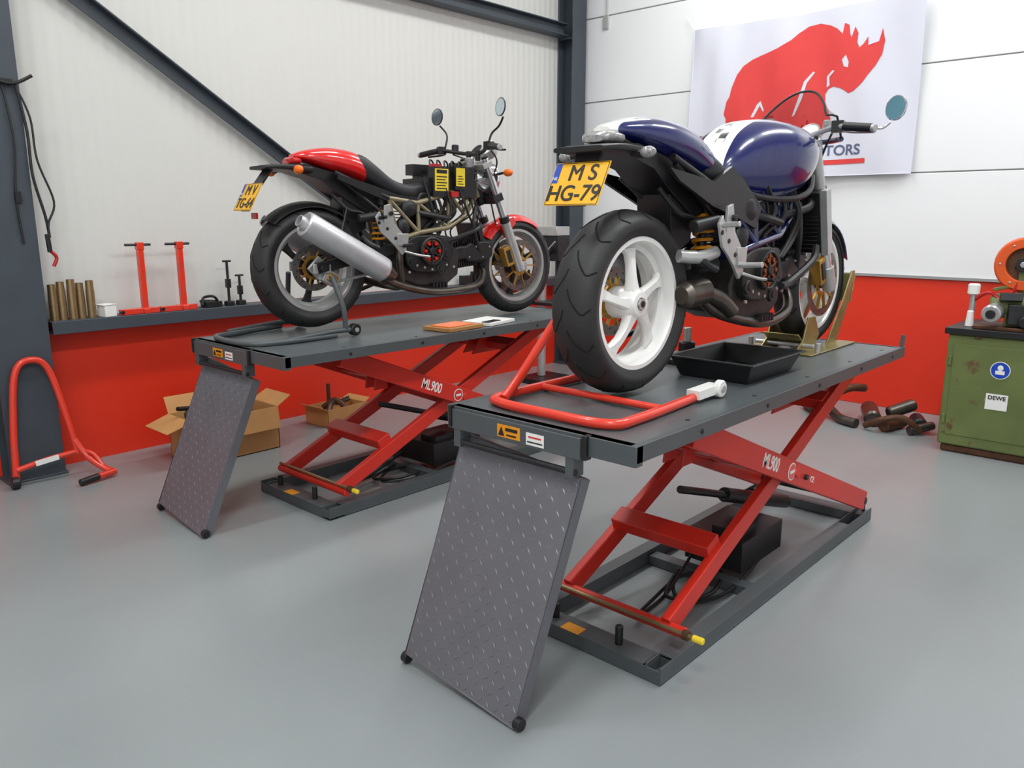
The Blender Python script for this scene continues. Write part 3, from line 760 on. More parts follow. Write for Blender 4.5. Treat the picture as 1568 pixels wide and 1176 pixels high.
    sh.cyl((.22, -.13, .57), (.36, -.14, .59), .024, 'darkmetal', ch=.004)
    sh.done()
    pg = MB('rearsets', root, bevel=.002)
    for sy in (-1, 1):
        o = Vector((.36, sy*.185, .50))
        pg.prism([(-.015, .14), (.02, .15), (.045, .05), (.11, -.02), (.12, -.10), (.09, -.12), (.045, -.07), (.0, -.03), (-.04, .0), (-.07, .08), (-.045, .11), (-.02, .05)], o, (1, 0, 0), (0, 0, 1), .012, 'silver')
        pg.cyl(o+Vector((-.045, 0, .075)), o+Vector((-.045, sy*.07, .08)), .010, 'black' if not blue else 'silver', seg=10, ch=.002)
        pg.cyl(o+Vector((.10, 0, -.07)), o+Vector((.10, sy*.09, -.065)), .011, 'black' if not blue else 'silver', seg=10, ch=.002)
        pg.tube([o+Vector((.10, sy*.012, -.10)), o+Vector((.18, sy*.03, -.12)), o+Vector((.26, sy*.03, -.13))], .007, 'silver', seg=6)
        pg.cyl(o+Vector((.26, sy*.02, -.13)), o+Vector((.26, sy*.06, -.13)), .008, 'black', seg=8)
        pg.prism([(-.03, -.03), (.03, -.03), (.035, .035), (-.035, .035)], o+Vector((.095, sy*.008, -.04)), (1, 0, 0), (0, 0, 1), .008, 'silver')
        pg.cyl(o+Vector((.02, 0, .10)), o+Vector((.02, sy*.02, .10)), .012, 'darkmetal', seg=8)
        for hx_, hz_ in ((.0, .02), (.05, -.03), (-.05, .05)): pg.cyl(o+Vector((hx_, sy*.004, hz_)), o+Vector((hx_, sy*.009, hz_)), .009, 'black', seg=12)
    pg.tube([(.32, -.17, .42), (.27, -.16, .44), (.24, -.13, .48)], .014, 'darkmetal')
    pg.done()
    # ---- exhaust
    xh = MB('exhaust', root)
    if blue:
        xh.tube([(ex+.42, .0, .33), (ex+.42, -.05, .26), (ex+.30, -.10, .20), (ex+.05, -.12, .18), (ex-.25, -.10, .24), (ex-.35, -.08, .30)], .021, 'silpipe', seg=12)
        xh.cyl((.21, -.10, .33), (.36, -.11, .34), .048, 'silpipe', ch=.018, seg=24)
        xh.tube([(.36, -.11, .33), (.45, -.12, .30), (.52, -.13, .25)], .03, 'silpipe', seg=12)
        xh.tube([(.18, -.10, .47), (.26, -.14, .465), (.34, -.15, .48)], .023, 'silver', seg=12)
        for dz in (.44, .53):
            xh.cyl((.08, .17, dz+.03), (.45, .18, dz-.10), .045, 'alu', ch=.012, seg=24)
    else:
        xh.tube([(ex+.42, -.0, .33), (ex+.43, -.05, .25), (ex+.30, -.12, .185), (ex+.0, -.15, .17), (.42, -.165, .225), (.32, -.195, .29)], .021, 'silpipe', seg=12)
        xh.tube([(ex-.12, -.05, .62), (ex-.20, -.12, .50), (ex-.22, -.14, .35), (ex-.20, -.12, .22), (.42, -.10, .21), (.33, .12, .25), (.30, .19, .30)], .021, 'silpipe', seg=12)
        for sy in (-1, 1):
            a = Vector((.36, sy*.200, .285)); b_ = Vector((-.17, sy*.220, .565)); dd = b_-a
            xh.cyl(a-dd*.06, a+dd*.06, .026, 'silpipe', r1=.055, seg=24)
            xh.lathe([(.050, 0), (.064, .012), (.067, .03), (.067, dd.length*.84), (.064, dd.length*.87), (.056, dd.length*.88), (.030, dd.length*.86), (.030, dd.length*.93), (.026, dd.length*.93), (.026, dd.length*.6), (.0001, dd.length*.6)], a+dd*.04, dd, 'alu', 32)
            xh.beam(a+dd*.55, Vector((.16, sy*.13, .62)), .006, .025, 'black')
    xh.done()
    # ---- tail, seat, tank
    ts = .06 if blue else .12
    ta = MB('tail_cowl', root)
    tm = 'blue2' if blue else 'red_paint'
    ta.body([(-.20+ts, .030, .868, .885), (-.15+ts, .080, .848, .906), (-.06+ts*.9, .112, .825, .924), (.06+ts*.6, .130, .800, .930), (.20+ts*.3, .138, .768, .918), (.32, .133, .735, .880), (.40, .12, .72, .82)], tm, 32, 2.3, crease=-.2)
    ta.done()
    st0 = MB('seat', root, bevel=0)
    if not blue:
        st0.body([(.20, .115, .80, .90), (.27, .14, .76, .905), (.34, .145, .72, .865), (.45, .14, .68, .79), (.56, .125, .665, .765), (.66, .10, .665, .775), (.74, .075, .68, .80), (.78, .05, .70, .79)], 'seat', 28, 2.8)
        for sy in (-1, 1):
            st0.prism([(.10, .79), (.30, .745), (.46, .70), (.58, .69), (.58, .66), (.44, .65), (.28, .70), (.10, .765)], (0, sy*.142, 0), (1, 0, 0), (0, 0, 1), .012, 'black')
        st0.done()
    else:
        st0.body([(.30, .12, .73, .84), (.36, .14, .69, .83), (.45, .14, .66, .785), (.54, .13, .65, .775), (.62, .11, .66, .81), (.66, .08, .68, .80)], 'seat', 28, 2.8)
        for sy in (-1, 1):
            st0.prism([(.02, .76), (.30, .725), (.42, .78), (.50, .74), (.66, .64), (.62, .56), (.48, .60), (.30, .64), (.08, .72)], (0, sy*.150, 0), (1, 0, 0), (0, 0, 1), .014, 'black')
        st0.done()
        tk = MB('fuel_tank', root)
        tk.body([(.50, .05, .72, .79), (.53, .10, .69, .845), (.60, .140, .655, .915), (.70, .172, .635, .962), (.80, .208, .630, .982), (.90, .222, .645, .984), (1.0, .212, .68, .972), (1.10, .172, .74, .942), (1.17, .115, .79, .905), (1.20, .055, .83, .870)], 'blue', 40, 2.3, crease=.22)
        tk.lathe([(.0001, .012), (.035, .012), (.042, .004), (.044, -.01)], (.95, 0, .983), (0, 0, 1), 'darkmetal', 28)
        for sy in (-1, 1):
            tk.tube([(.56, sy*.135, .69), (.70, sy*.165, .672), (.86, sy*.196, .675), (1.0, sy*.188, .71), (1.12, sy*.14, .77)], .012, 'black')
        tk.done()
    ut = MB('undertail', root, bevel=.004)
    ut.prism([(-.24, .80), (-.22, .825), (-.05, .835), (.25, .775), (.40, .70), (.38, .62), (.30, .60), (.16, .68), (.04, .76), (-.12, .80)], (0, 0, 0), (1, 0, 0), (0, 0, 1), .16, 'black')
    ut.prism([(.16, .68), (.30, .62), (.30, .52), (.22, .48), (.17, .56)], (0, 0, 0), (1, 0, 0), (0, 0, 1), .14, 'black')
    ut.body([(-.26, .10, .80, .818), (-.18, .125, .80, .826), (-.02, .12, .79, .825)], 'black', 20, 5)
    px = -.262 if blue else -.315; pz = .705 if blue else .665
    if blue:
        ut.body([(-.185, .040, .834, .856), (-.16, .064, .832, .870), (-.11, .070, .83, .866)], 'lens', 20, 3)
    else:
        ut.body([(-.11, .045, .832, .858), (-.09, .070, .83, .870), (-.06, .075, .83, .866)], 'redlens', 20, 3)
        ut.box((px+.03, 0, pz-.09), (.012, .06, .03), 'redlens')
    ut.beam((px+.052, 0, pz+.070), (px-.018, 0, pz-.068), .10, .008, 'black', up=(1, 0, 0))
    ut.beam((-.20, 0, .81), (px+.052, 0, pz+.060), .10, .012, 'black', up=(1, 0, 0))
    for sy in (-1, 1):
        ut.cyl((-.12, sy*.10, .80), (-.12, sy*.145, .80), .009, 'black', seg=8)
        ut.ball((-.12, sy*.165, .80), (.020, .028, .018) if blue else (.022, .034, .022), 'orange' if not blue else 'lens')
    ut.tube([(.10, .10, .74), (.22, .02, .62), (.30, 0, .5), (.32, 0, .42)], .012, 'black')
    ut.tube([(.10, -.06, .70), (.18, -.09, .62), (.26, -.10, .60), (.34, -.10, .56)], .010, 'cable')
    if not blue:
        rings = []
        for k in range(13):
            a = radians(50)+(radians(135)-radians(50))*k/12; e = Vector((cos(a), 0, sin(a))); ring = []
            for q in range(7):
                t = -1+2*q/6; ring.append(Vector((0, 0, RR))+e*(RR+.026-.03*t*t)+Vector((0, .085*t, 0)))
            for q in range(6, -1, -1):
                t = -1+2*q/6; ring.append(Vector((0, 0, RR))+e*(RR+.022-.03*t*t)+Vector((0, .083*t, 0)))
            rings.append(ring)
        ut.loft(rings, 'black')
    ut.done()
    pl = MB('number_plate', root)
    pc = Vector((px, 0, pz)); tilt = radians(27)
    R = Matrix((Vector((0, -1, 0)), Vector((sin(tilt), 0, cos(tilt))), Vector((0, -1, 0)).cross(Vector((sin(tilt), 0, cos(tilt)))))).transposed()
    pl.box(pc, (.215, .148, .003), 'plate', R)
    pl.box(pc+R @ Vector((-.093, .0375, .002)), (.024, .068, .001), 'plateblue', R)
    for s_ in (-1, 1):
        pl.box(pc+R @ Vector((0, s_*.071, .0018)), (.208, .002, .001), 'black', R); pl.box(pc+R @ Vector((s_*.104, 0, .0018)), (.002, .142, .001), 'black', R)
    pl.done()
    er = R.to_euler()
    def ptxt(nm, tx, a, b_, sz, mm='black'):
        for q, (da, db) in enumerate(((-.0009, 0), (.0009, 0), (0, .0007), (0, -.0007)) if sz > .05 else ((0, 0),)):
            text('%s_%d' % (nm, q), tx, pc+R @ Vector((a+da, b_+db, .0030+q*.00005)), er, sz, mm, root)
    l1, l2 = (('M S', 'HG-79') if blue else ('M V', 'TG-64'))
    ptxt('plate_text_1', l1, .015, .034, .076); ptxt('plate_text_2', l2, .0, -.036, .076); ptxt('plate_text_3', 'NL', -.093, .018, .018, 'white')
    # ---- airbox / battery / hoses
    ab = MB('airbox_and_electrics', root, bevel=.006)
    if not blue:
        ab.bb((.66, -.13, .70), (1.0, .13, .80), 'black'); ab.bb((.72, -.12, .80), (.96, .12, .845), 'black')
        ab.bb((.68, -.155, .70), (.79, -.10, .86), 'black'); ab.bb((.69, -.158, .73), (.78, -.155, .85), 'yellow')
        for q in range(5): ab.bb((.70, -.159, .74+q*.016), (.77-.01*(q % 2), -.158, .746+q*.016), 'black')
        ab.bb((.70, -.1592, .825), (.77, -.158, .845), 'black')
        ab.bb((.83, -.155, .74), (.90, -.10, .87), 'black'); ab.bb((.835, -.158, .76), (.895, -.155, .86), 'yellow')
        for q in range(4): ab.bb((.845, -.159, .77+q*.014), (.885-.008*(q % 2), -.158, .775+q*.014), 'darkmetal')
        ab.bb((.68, -.152, .86), (.74, -.11, .875), 'redlens'); ab.bb((.80, -.16, .70), (.85, -.12, .73), 'redlens'); ab.cyl((.97, -.08, .74), (.97, -.08, .88), .04, 'darkmetal', ch=.008)
        ab.cyl((.94, -.0, .84), (.94, 0, .90), .04, 'black', ch=.005); ab.cyl((1.0, -.06, .86), (1.0, -.06, .93), .028, 'lens', ch=.004)
        ab.bb((.66, .02, .82), (.90, .10, .88), 'darkmetal')
        for q in range(6):
            x0 = .70+q*.05; ab.tube([(x0, -.10, .84), (x0+.02, -.06, .90), (x0+.07, -.02, .89), (x0+.10, .02, .84)], .005, ['cable', 'darkmetal', 'cable'][q % 3], seg=6)
    for q in range(12):
        x0 = .62+random.random()*.35; y0 = -.15+random.random()*.06
        ab.tube([(x0, y0, .70+random.random()*.1), (x0+.05, y0-.02, .62), (x0+random.uniform(-.1, .12), y0+.0, .52), (x0+random.uniform(-.12, .1), y0-.0, .44)], random.choice([.005, .007, .009]), 'cable', seg=6)
    ab.tube([(1.02+k_, -.12, .66), (.98+k_, -.15, .55), (1.02+k_, -.13, .45), (1.08+k_, -.10, .36)], .012, 'cable')
    ab.tube([(ex-.15, -.10, .62), (ex-.05, -.16, .60), (ex+.10, -.15, .58)], .016, 'black')
    ab.ball((ex-.16, -.14, .63), (.05, .03, .05), 'darkmetal')
    ab.ball((ex-.19, -.13, .53), (.045, .03, .055), 'black')
    ab.done()
    rd = MB('radiator', root, bevel=.003)
    if blue:
        rd.box((WB-.31, 0, .58), (.04, .34, .26), 'black', (0, -.25, 0))
        for sy in (-1, 1): rd.box((WB-.305, sy*.185, .58), (.045, .03, .28), 'silver', (0, -.25, 0))
        for q in range(14): rd.box((WB-.328-.0, 0, .47+q*.017), (.02, .32, .003), 'darkmetal', (0, -.25, 0))
        rd.tube([(WB-.33, -.16, .48), (WB-.38, -.17, .42), (ex+.20, -.16, .34), (ex+.10, -.17, .33)], .016, 'cable')
        rd.tube([(WB-.33, -.12, .68), (WB-.42, -.15, .64), (ex+.10, -.13, .60)], .016, 'cable')
    else:
        rd.box((WB-.34, 0, .50), (.03, .22, .12), 'black', (0, -.25, 0))
        for q in range(6): rd.box((WB-.325, 0, .455+q*.018), (.012, .21, .003), 'darkmetal', (0, -.25, 0))
        rd.tube([(WB-.34, -.10, .55), (WB-.40, -.15, .52), (ex+.15, -.15, .47), (ex+.05, -.15, .45)], .012, 'cable')
    rd.done()
    ss = MB('side_stand', root); ss.tube([(.58, .16, .24), (.40, .19, .17), (.28, .19, .15)], .012, 'darkmetal'); ss.done()
    return root

motorcycle((2.27, 1.56, H+.003), (0, 0, radians(-1.5)), 1.50, 'blue')
motorcycle((2.37, 3.62, H+.030), (0, .0178, radians(-7.7)), 1.39, 'red')

# ---------------------------------------------------------------- stands and things on lifts
ps = MB('paddock_stand')
z0 = H+.017
ps.tube([(2.30, 1.29, z0), (1.95, 1.27, z0), (1.83, 1.30, z0), (1.81, 1.52, z0), (1.82, 1.72, z0), (1.90, 1.78, z0), (2.32, 1.78, z0)], .016, 'stand_red', seg=12)
ps.tube([(1.86, 1.745, z0), (1.98, 1.78, z0+.05), (2.18, 1.79, z0+.22), (2.26, 1.78, H+.315)], .016, 'stand_red', seg=12)
ps.tube([(2.32, 1.78, z0), (2.30, 1.78, z0+.15), (2.265, 1.78, H+.30)], .016, 'stand_red', seg=12)
ps.cyl((2.265, 1.80, H+.315), (2.265, 1.75, H+.315), .018, 'darkmetal')
ps.cyl((2.10, 1.29, z0), (2.10, 1.78, z0), .012, 'stand_red')
ps.beam((2.30, 1.29, z0+.01), (2.44, 1.285, z0+.015), .05, .03, 'white')
ps.cyl((2.43, 1.25, H+.032), (2.43, 1.275, H+.032), .030, 'white', seg=24, ch=.004); ps.cyl((2.43, 1.245, H+.032), (2.43, 1.28, H+.032), .012, 'silver', seg=12)
ps.cyl((2.33, 1.77, H+.032), (2.33, 1.795, H+.032), .030, 'white', seg=24, ch=.004)
ps.done()
tray = MB('oil_drain_tray', bevel=.004)
x0, x1, y0, y1, zb, zt = 2.66, 3.10, 1.26, 1.60, H+.001, H+.075
def ringb(ix, z): return [(x0+ix, y0+ix, z), (x1-ix, y0+ix, z), (x1-ix, y1-ix, z), (x0+ix, y1-ix, z)]
tray.loft([ringb(.03, zb), ringb(.0, zt), ringb(-.015, zt), ringb(-.015, zt+.006), ringb(.005, zt+.006), ringb(.034, zb+.006)], 'black', smooth=False)
tray.done()
ck = MB('wheel_chock', bevel=.002)
cx, cy = 3.77, 1.52
for sy in (-1, 1):
    ck.bb((cx-.34, cy+sy*.085, H+.001), (cx+.20, cy+sy*.17, H+.007), 'zinc')
    ck.prism([(-.32, .0), (-.12, .0), (-.06, .06), (-.12, .15), (-.20, .15), (-.24, .05)], (cx, cy+sy*.085, H+.005), (1, 0, 0), (0, 0, 1), .008, 'zinc')
    ck.prism([(.02, .0), (.14, .0), (.28, .20), (.32, .34), (.28, .34), (.19, .20)], (cx, cy+sy*.092, H+.005), (1, 0, 0), (0, 0, 1), .008, 'zinc')
    ck.cyl((cx-.25, cy+sy*.16, H+.006), (cx-.25, cy+sy*.16, H+.05), .012, 'silver')
ck.box((cx-.24, cy, H+.05), (.12, .17, .006), 'zinc', (0, .6, 0)); ck.cyl((cx-.24, cy-.14, H+.03), (cx-.24, cy+.14, H+.03), .01, 'silver')
ck.box((cx+.315, cy, H+.26), (.006, .19, .14), 'zinc', (0, .25, 0))
ck.done()
ob = MB('orange_ratchet', bevel=.003); ob.box((3.26, 1.42, H+.02), (.09, .05, .038), 'orange', (0, 0, .4)); ob.cyl((3.29, 1.42, H+.02), (3.38, 1.45, H+.02), .012, 'orange'); ob.done()
fb = MB('engine_jack', bevel=.003)
fb.bb((2.86, 1.63, H+.001), (3.02, 1.75, H+.02), 'darkmetal'); fb.cyl((2.94, 1.69, H+.02), (2.94, 1.69, H+.09), .035, 'darkmetal', ch=.004); fb.cyl((2.94, 1.69, H+.09), (2.94, 1.69, H+.15), .018, 'silver'); fb.done()

ps = MB('paddock_stand')
z0 = H+.015
ps.tube([(2.34, 3.36, z0), (2.02, 3.36, z0), (1.90, 3.40, z0), (1.87, 3.56, z0), (1.90, 3.76, z0), (2.02, 3.80, z0), (2.34, 3.88, z0)], .014, 'lift_grey', seg=10)
for y in (3.36, 3.87):
    ps.tube([(2.02, y, z0), (2.3, y+.0, z0+.02), (2.43, y, z0+.02)], .014, 'lift_grey', seg=10)
    ps.tube([(2.40, y, z0+.02), (2.39, y, z0+.14), (2.37, y+(.06 if y < 3.6 else -.05), H+.31)], .014, 'lift_grey', seg=10)
    ps.cyl((2.455, y-.02, H+.033), (2.455, y+.02, H+.033), .031, 'black', seg=20, ch=.004)
    ps.cyl((2.455, y-.025, H+.033), (2.455, y+.025, H+.033), .012, 'silver', seg=12)
ps.done()
bd = MB('clipboard', bevel=.002); bd.box((2.98, 3.17, H+.012), (.28, .20, .02), 'wood', (0, 0, .1)); bd.box((2.97, 3.17, H+.025), (.20, .14, .004), 'orange', (0, 0, .1)); bd.done()
bd = MB('workshop_manual', bevel=.002); bd.box((3.29, 3.20, H+.010), (.26, .20, .018), 'white', (0, 0, .2)); bd.box((3.24, 3.13, H+.021), (.13, .05, .004), 'black', (0, 0, .2)); bd.done()

# ---------------------------------------------------------------- floor objects left
ps = MB('paddock_stand')
ps.tube([(1.245, 4.93, .03), (1.27, 4.95, .35), (1.315, 4.965, .64), (1.40, 4.97, .705), (1.485, 4.965, .64), (1.54, 4.92, .34), (1.565, 4.89, .14)], .019, 'stand_red', seg=12)
ps.tube([(1.25, 4.92, .10), (1.40, 4.91, .13), (1.56, 4.89, .15)], .016, 'stand_red', seg=12)
ps.tube([(1.55, 4.91, .24), (1.60, 4.85, .12), (1.66, 4.76, .05), (1.69, 4.72, .035)], .019, 'stand_red', seg=12)
ps.tube([(1.56, 4.89, .15), (1.62, 4.83, .14), (1.66, 4.76, .05)], .012, 'stand_red', seg=12)
ps.cyl((1.49, 4.68, .022), (1.60, 4.70, .03), .02, 'black', ch=.004); ps.cyl((1.60, 4.70, .03), (1.70, 4.72, .035), .018, 'stand_red')
ps.cyl((1.21, 4.90, .035), (1.25, 4.90, .035), .034, 'black', seg=20, ch=.004)
ps.beam((1.34, 4.89, .125), (1.46, 4.885, .14), .004, .03, 'white')
ps.done()
def carton(x0, x1, y0, y1, h, flaps, rot=0):
    cx, cy = (x0+x1)/2, (y0+y1)/2; root = empty('cardboard_box', (cx, cy, 0), (0, 0, rot)); a, b_ = (x1-x0)/2, (y1-y0)/2
    g = MB('carton', root); th = .005
    g.bb((-a, -b_, .001), (a, b_, .006), 'carton'); g.bb((-a, -b_, .001), (-a+th, b_, h), 'carton'); g.bb((a-th, -b_, .001), (a, b_, h), 'carton')
    g.bb((-a, -b_, .001), (a, -b_+th, h), 'carton'); g.bb((-a, b_-th, .001), (a, b_, h), 'carton')
    for (o, s, fl_, an) in flaps:
        if o == 'y':
            yy = s*b_; L_ = fl_; g.prism([(-a, 0), (a, 0), (a-.01, L_), (-a+.01, L_)], (0, yy, h), (1, 0, 0), (0, s*cos(an), sin(an)), .004, 'carton')
        else:
            xx = s*a; L_ = fl_; g.prism([(-b_, 0), (b_, 0), (b_-.01, L_), (-b_+.01, L_)], (xx, 0, h), (0, 1, 0), (s*cos(an), 0, sin(an)), .004, 'carton')
    g.done()
    return root
r = carton(2.10, 2.68, 4.54, 4.86, .28, [('x', -1, .16, -.30), ('y', 1, .12, .9), ('x', 1, .12, .5), ('y', -1, .14, -1.3)])
g = MB('contents', r); g.tube([(-.2, -.05, .15), (-.25, .0, .30), (-.1, .05, .31), (-.05, -.05, .2)], .012, 'cable'); g.box((-.12, .0, .16), (.2, .15, .16), 'black', (0, .2, .3)); g.cyl((-.3, .0, .34), (-.12, .06, .31), .014, 'black')
g.box((.12, 0, .12), (.25, .2, .2), 'darkmetal'); g.done()
r = carton(3.16, 3.52, 4.72, 4.97, .13, [('x', -1, .06, .5), ('x', 1, .06, .4)], .1)
g = MB('contents', r); g.tube([(-.14, -.08, .10), (-.05, -.02, .15), (.06, .05, .12), (.14, .0, .15)], .02, 'silpipe'); g.tube([(-.05, .08, .1), (.0, .0, .16), (.02, -.09, .11)], .022, 'rust'); g.cyl((-.02, .05, .1), (-.02, .05, .28), .015, 'rust'); g.done()

# ---------------------------------------------------------------- ledge items
LZ = .90; LY = WY-.085
tb = MB('brass_tubes')
for i in range(5):
    x = 1.59+i*.052; hh = .21+.012*((i*7) % 3); r_ = .024
    tb.lathe([(.0001, 0), (r_, 0), (r_, hh*.7), (r_*.93, hh*.78), (r_*.9, hh), (r_*.78, hh), (r_*.78, hh*.5), (.0001, hh*.5)], (x, LY+.015*((i % 2)-.5), LZ), (0, 0, 1), 'brass', 24)
tb.done()
bx = MB('small_parts_box', bevel=.003); bx.box((1.88, LY-.02, LZ+.035), (.075, .08, .07), 'white', (0, 0, .2)); bx.box((1.875, LY-.02, LZ+.073), (.085, .09, .006), 'white', (0, 0, .2)); bx.done()
def press(x):
    p = MB('workshop_stand', bevel=.003)
    p.bb((x-.16, LY-.05, LZ), (x+.08, LY-.01, LZ+.035), 'stand_red'); p.bb((x-.02, LY-.06, LZ), (x+.02, LY+.06, LZ+.03), 'stand_red')
    p.beam((x, LY-.02, LZ+.03), (x, LY-.02, LZ+.41), .035, .035, 'stand_red', up=(0, 1, 0)); p.cyl((x-.09, LY-.02, LZ+.425), (x+.07, LY-.02, LZ+.425), .008, 'darkmetal', seg=8)
    p.beam((x, LY-.02, LZ+.395), (x, LY-.02, LZ+.44), .042, .042, 'stand_red', up=(0, 1, 0)); p.cyl((x-.15, LY-.055, LZ+.018), (x-.15, LY-.03, LZ+.018), .012, 'black')
    p.done()
press(2.11); press(2.36)
k = MB('puller_tool', bevel=.002)
for x, hh in ((2.69, .30), (2.775, .20)):
    k.cyl((x, LY, LZ), (x, LY, LZ+.03), .035, 'black', ch=.004); k.cyl((x, LY, LZ+.03), (x, LY, LZ+hh), .009, 'darkmetal'); k.cyl((x-.03, LY, LZ+hh), (x+.03, LY, LZ+hh), .007, 'black'); k.box((x, LY, LZ+hh*.5), (.03, .03, .06), 'black')
k.done()
k = MB('jumper_cables'); k.tube([(2.49, LY-.02, LZ+.012), (2.52, LY+.03, LZ+.06), (2.57, LY-.02, LZ+.07), (2.62, LY+.02, LZ+.012), (2.56, LY-.03, LZ+.012), (2.50, LY+.03, LZ+.04), (2.60, LY, LZ+.035)], .009, 'cable', n=8); k.box((2.56, LY, LZ+.02), (.11, .09, .035), 'black'); k.done()
k = MB('hand_tools', bevel=.002)
for i in range(9):
    x = 4.95+i*.13; hh = random.uniform(.03, .12); k.box((x, LY, LZ+hh/2), (random.uniform(.04, .10), .07, hh), ['darkmetal', 'black', 'silver', 'white', 'rust'][i % 5], (0, 0, random.uniform(-.3, .3)))
    k.cyl((x+.05, LY-.02, LZ), (x+.05, LY-.02, LZ+hh*1.2), .012, 'silver' if i % 2 else 'darkmetal', seg=10)
k.done()

# wall cable with clamp beside left column
cbl = MB('wall_cable')
yc_ = WY-.19
cbl.box((1.44, yc_, 2.20), (.10, .02, .03), 'darkmetal'); cbl.tube([(1.36, yc_, 2.22), (1.48, yc_-.02, 2.19), (1.58, yc_-.03, 2.24)], .009, 'cable')
cbl.tube([(1.50, yc_-.01, 2.20), (1.53, yc_-.01, 1.95), (1.53, yc_-.015, 1.72), (1.57, yc_-.01, 1.50), (1.58, yc_-.01, 1.38)], .008, 'cable')
cbl.tube([(1.50, yc_-.01, 2.18), (1.55, yc_-.02, 2.02), (1.56, yc_-.02, 1.80), (1.62, yc_-.02, 1.58), (1.58, yc_-.02, 1.46), (1.57, yc_-.02, 1.36)], .006, 'cable')
cbl.cyl((1.565, yc_-.02, 1.40), (1.57, yc_-.02, 1.30), .013, 'black'); cbl.tube([(1.57, yc_-.02, 1.31), (1.60, yc_-.02, 1.27), (1.58, yc_-.02, 1.22)], .010, 'redlens')
cbl.tube([(1.44, yc_, 2.18), (1.46, yc_-.01, 1.9), (1.44, yc_, 1.6), (1.45, yc_, 1.35)], .006, 'cable'); cbl.box((1.45, yc_-.0, 1.60), (.03, .02, .06), 'black')
cbl.done()

# ---------------------------------------------------------------- right side: cabinet, grinder
cab = empty('tool_cabinet', (5.60, .98, 0))
g = MB('cabinet_body', cab, bevel=.012)
g.bb((-.05, -.42, .05), (.50, .34, .77), 'green'); g.bb((-.035, -.40, 0), (.48, .32, .05), 'rust')
g.done()
g = MB('cabinet_door', cab, bevel=.004)
g.bb((-.056, -.38, .12), (-.05, .30, .71), 'green')
g.bb((-.07, -.44, .77), (.52, .36, .81), 'black'); g.cyl((-.075, -.30, .42), (-.055, -.30, .42), .015, 'darkmetal')
g.bb((-.058, .15, .75), (-.05, .19, .77), 'rust')
for zz in (.22, .60): g.cyl((-.055, .315, zz-.03), (-.055, .315, zz+.03), .010, 'green', seg=10)
g.done()
g = MB('cabinet_stickers', cab)
g.lathe([(.0001, 0), (.055, 0), (.055, .0015), (.0001, .0015)], (-.057, .03, .57), (-1, 0, 0), 'white', 32)
g.lathe([(.0001, 0), (.050, 0), (.050, .001), (.0001, .001)], (-.059, .03, .57), (-1, 0, 0), 'plateblue', 32)
g.ball((-.060, .03, .585), (.0015, .016, .018), 'white'); g.bb((-.0615, .005, .545), (-.060, .055, .568), 'white')
g.bb((-.058, -.03, .32), (-.0565, .09, .42), 'white'); g.done()
text('cabinet_label', 'DEWE', (-.0592, .03, .395), (radians(90), 0, radians(-90)), .035, 'black', cab, bold=.0008)
gr = MB('bench_grinder', bevel=.004)
gx, gy, gz = 5.70, 1.0, .81
gr.bb((gx-.12, gy-.22, gz), (gx+.16, gy+.20, gz+.02), 'rust'); gr.bb((gx-.04, gy-.05, gz+.02), (gx+.08, gy+.05, gz+.12), 'green')
gr.cyl((gx+.02, gy-.14, gz+.14), (gx+.02, gy+.14, gz+.14), .075, 'green', ch=.012, seg=28)
gr.cyl((gx-.16, gy+.10, gz+.10), (gx-.02, gy+.10, gz+.11), .055, 'silver', ch=.008, seg=28); gr.cyl((gx-.17, gy+.10, gz+.10), (gx-.15, gy+.10, gz+.10), .028, 'darkmetal', seg=20)
gr.lathe([(.10, -.03), (.155, -.03), (.165, -.015), (.165, .045), (.15, .055), (.10, .055)], (gx, gy-.02, gz+.40), (1, 0, 0), 'reelorange', 40, closed=True)
gr.cyl((gx+.0, gy-.02, gz+.40), (gx+.04, gy-.02, gz+.40), .12, 'rust', ch=.006, seg=36)
gr.cyl((gx-.04, gy-.02, gz+.40), (gx+.0, gy-.02, gz+.40), .045, 'darkmetal', ch=.004, seg=24)
for q in range(6):
    a = q*pi/3; gr.cyl((gx-.036, gy-.02+.128*cos(a), gz+.40+.128*sin(a)), (gx-.028, gy-.02+.128*cos(a), gz+.40+.128*sin(a)), .008, 'silver', seg=6)
gr.cyl((gx-.055, gy-.02, gz+.40), (gx-.035, gy-.02, gz+.40), .02, 'silver', seg=6); gr.beam((gx+.02, gy-.02, gz+.15), (gx+.02, gy-.02, gz+.38), .06, .05, 'green', up=(0, 1, 0))
gr.cyl((gx+.0, gy+.24, gz), (gx+.0, gy+.24, gz+.22), .018, 'silver', seg=14); gr.cyl((gx, gy+.24, gz+.20), (gx, gy+.24, gz+.27), .035, 'white', ch=.008, seg=18)
gr.cyl((gx-.02, gy+.24, gz), (gx-.02, gy+.24, gz+.10), .026, 'white', r1=.018)
gr.tube([(gx+.0, gy+.24, gz+.16), (gx-.02, gy+.15, gz+.22), (gx-.03, gy+.05, gz+.17), (gx-.02, gy+.0, gz+.30)], .01, 'redlens')
gr.box((gx-.06, gy+.02, gz+.20), (.08, .12, .05), 'darkmetal', (0, .2, .2)); gr.beam((gx-.02, gy+.13, gz+.24), (gx+.0, gy-.05, gz+.29), .03, .02, 'green')
gr.box((gx-.02, gy-.04, gz+.10), (.16, .16, .12), 'darkmetal', (0, 0, .3)); gr.cyl((gx-.14, gy-.08, gz+.06), (gx-.02, gy-.08, gz+.06), .035, 'darkmetal', ch=.005)
gr.done()

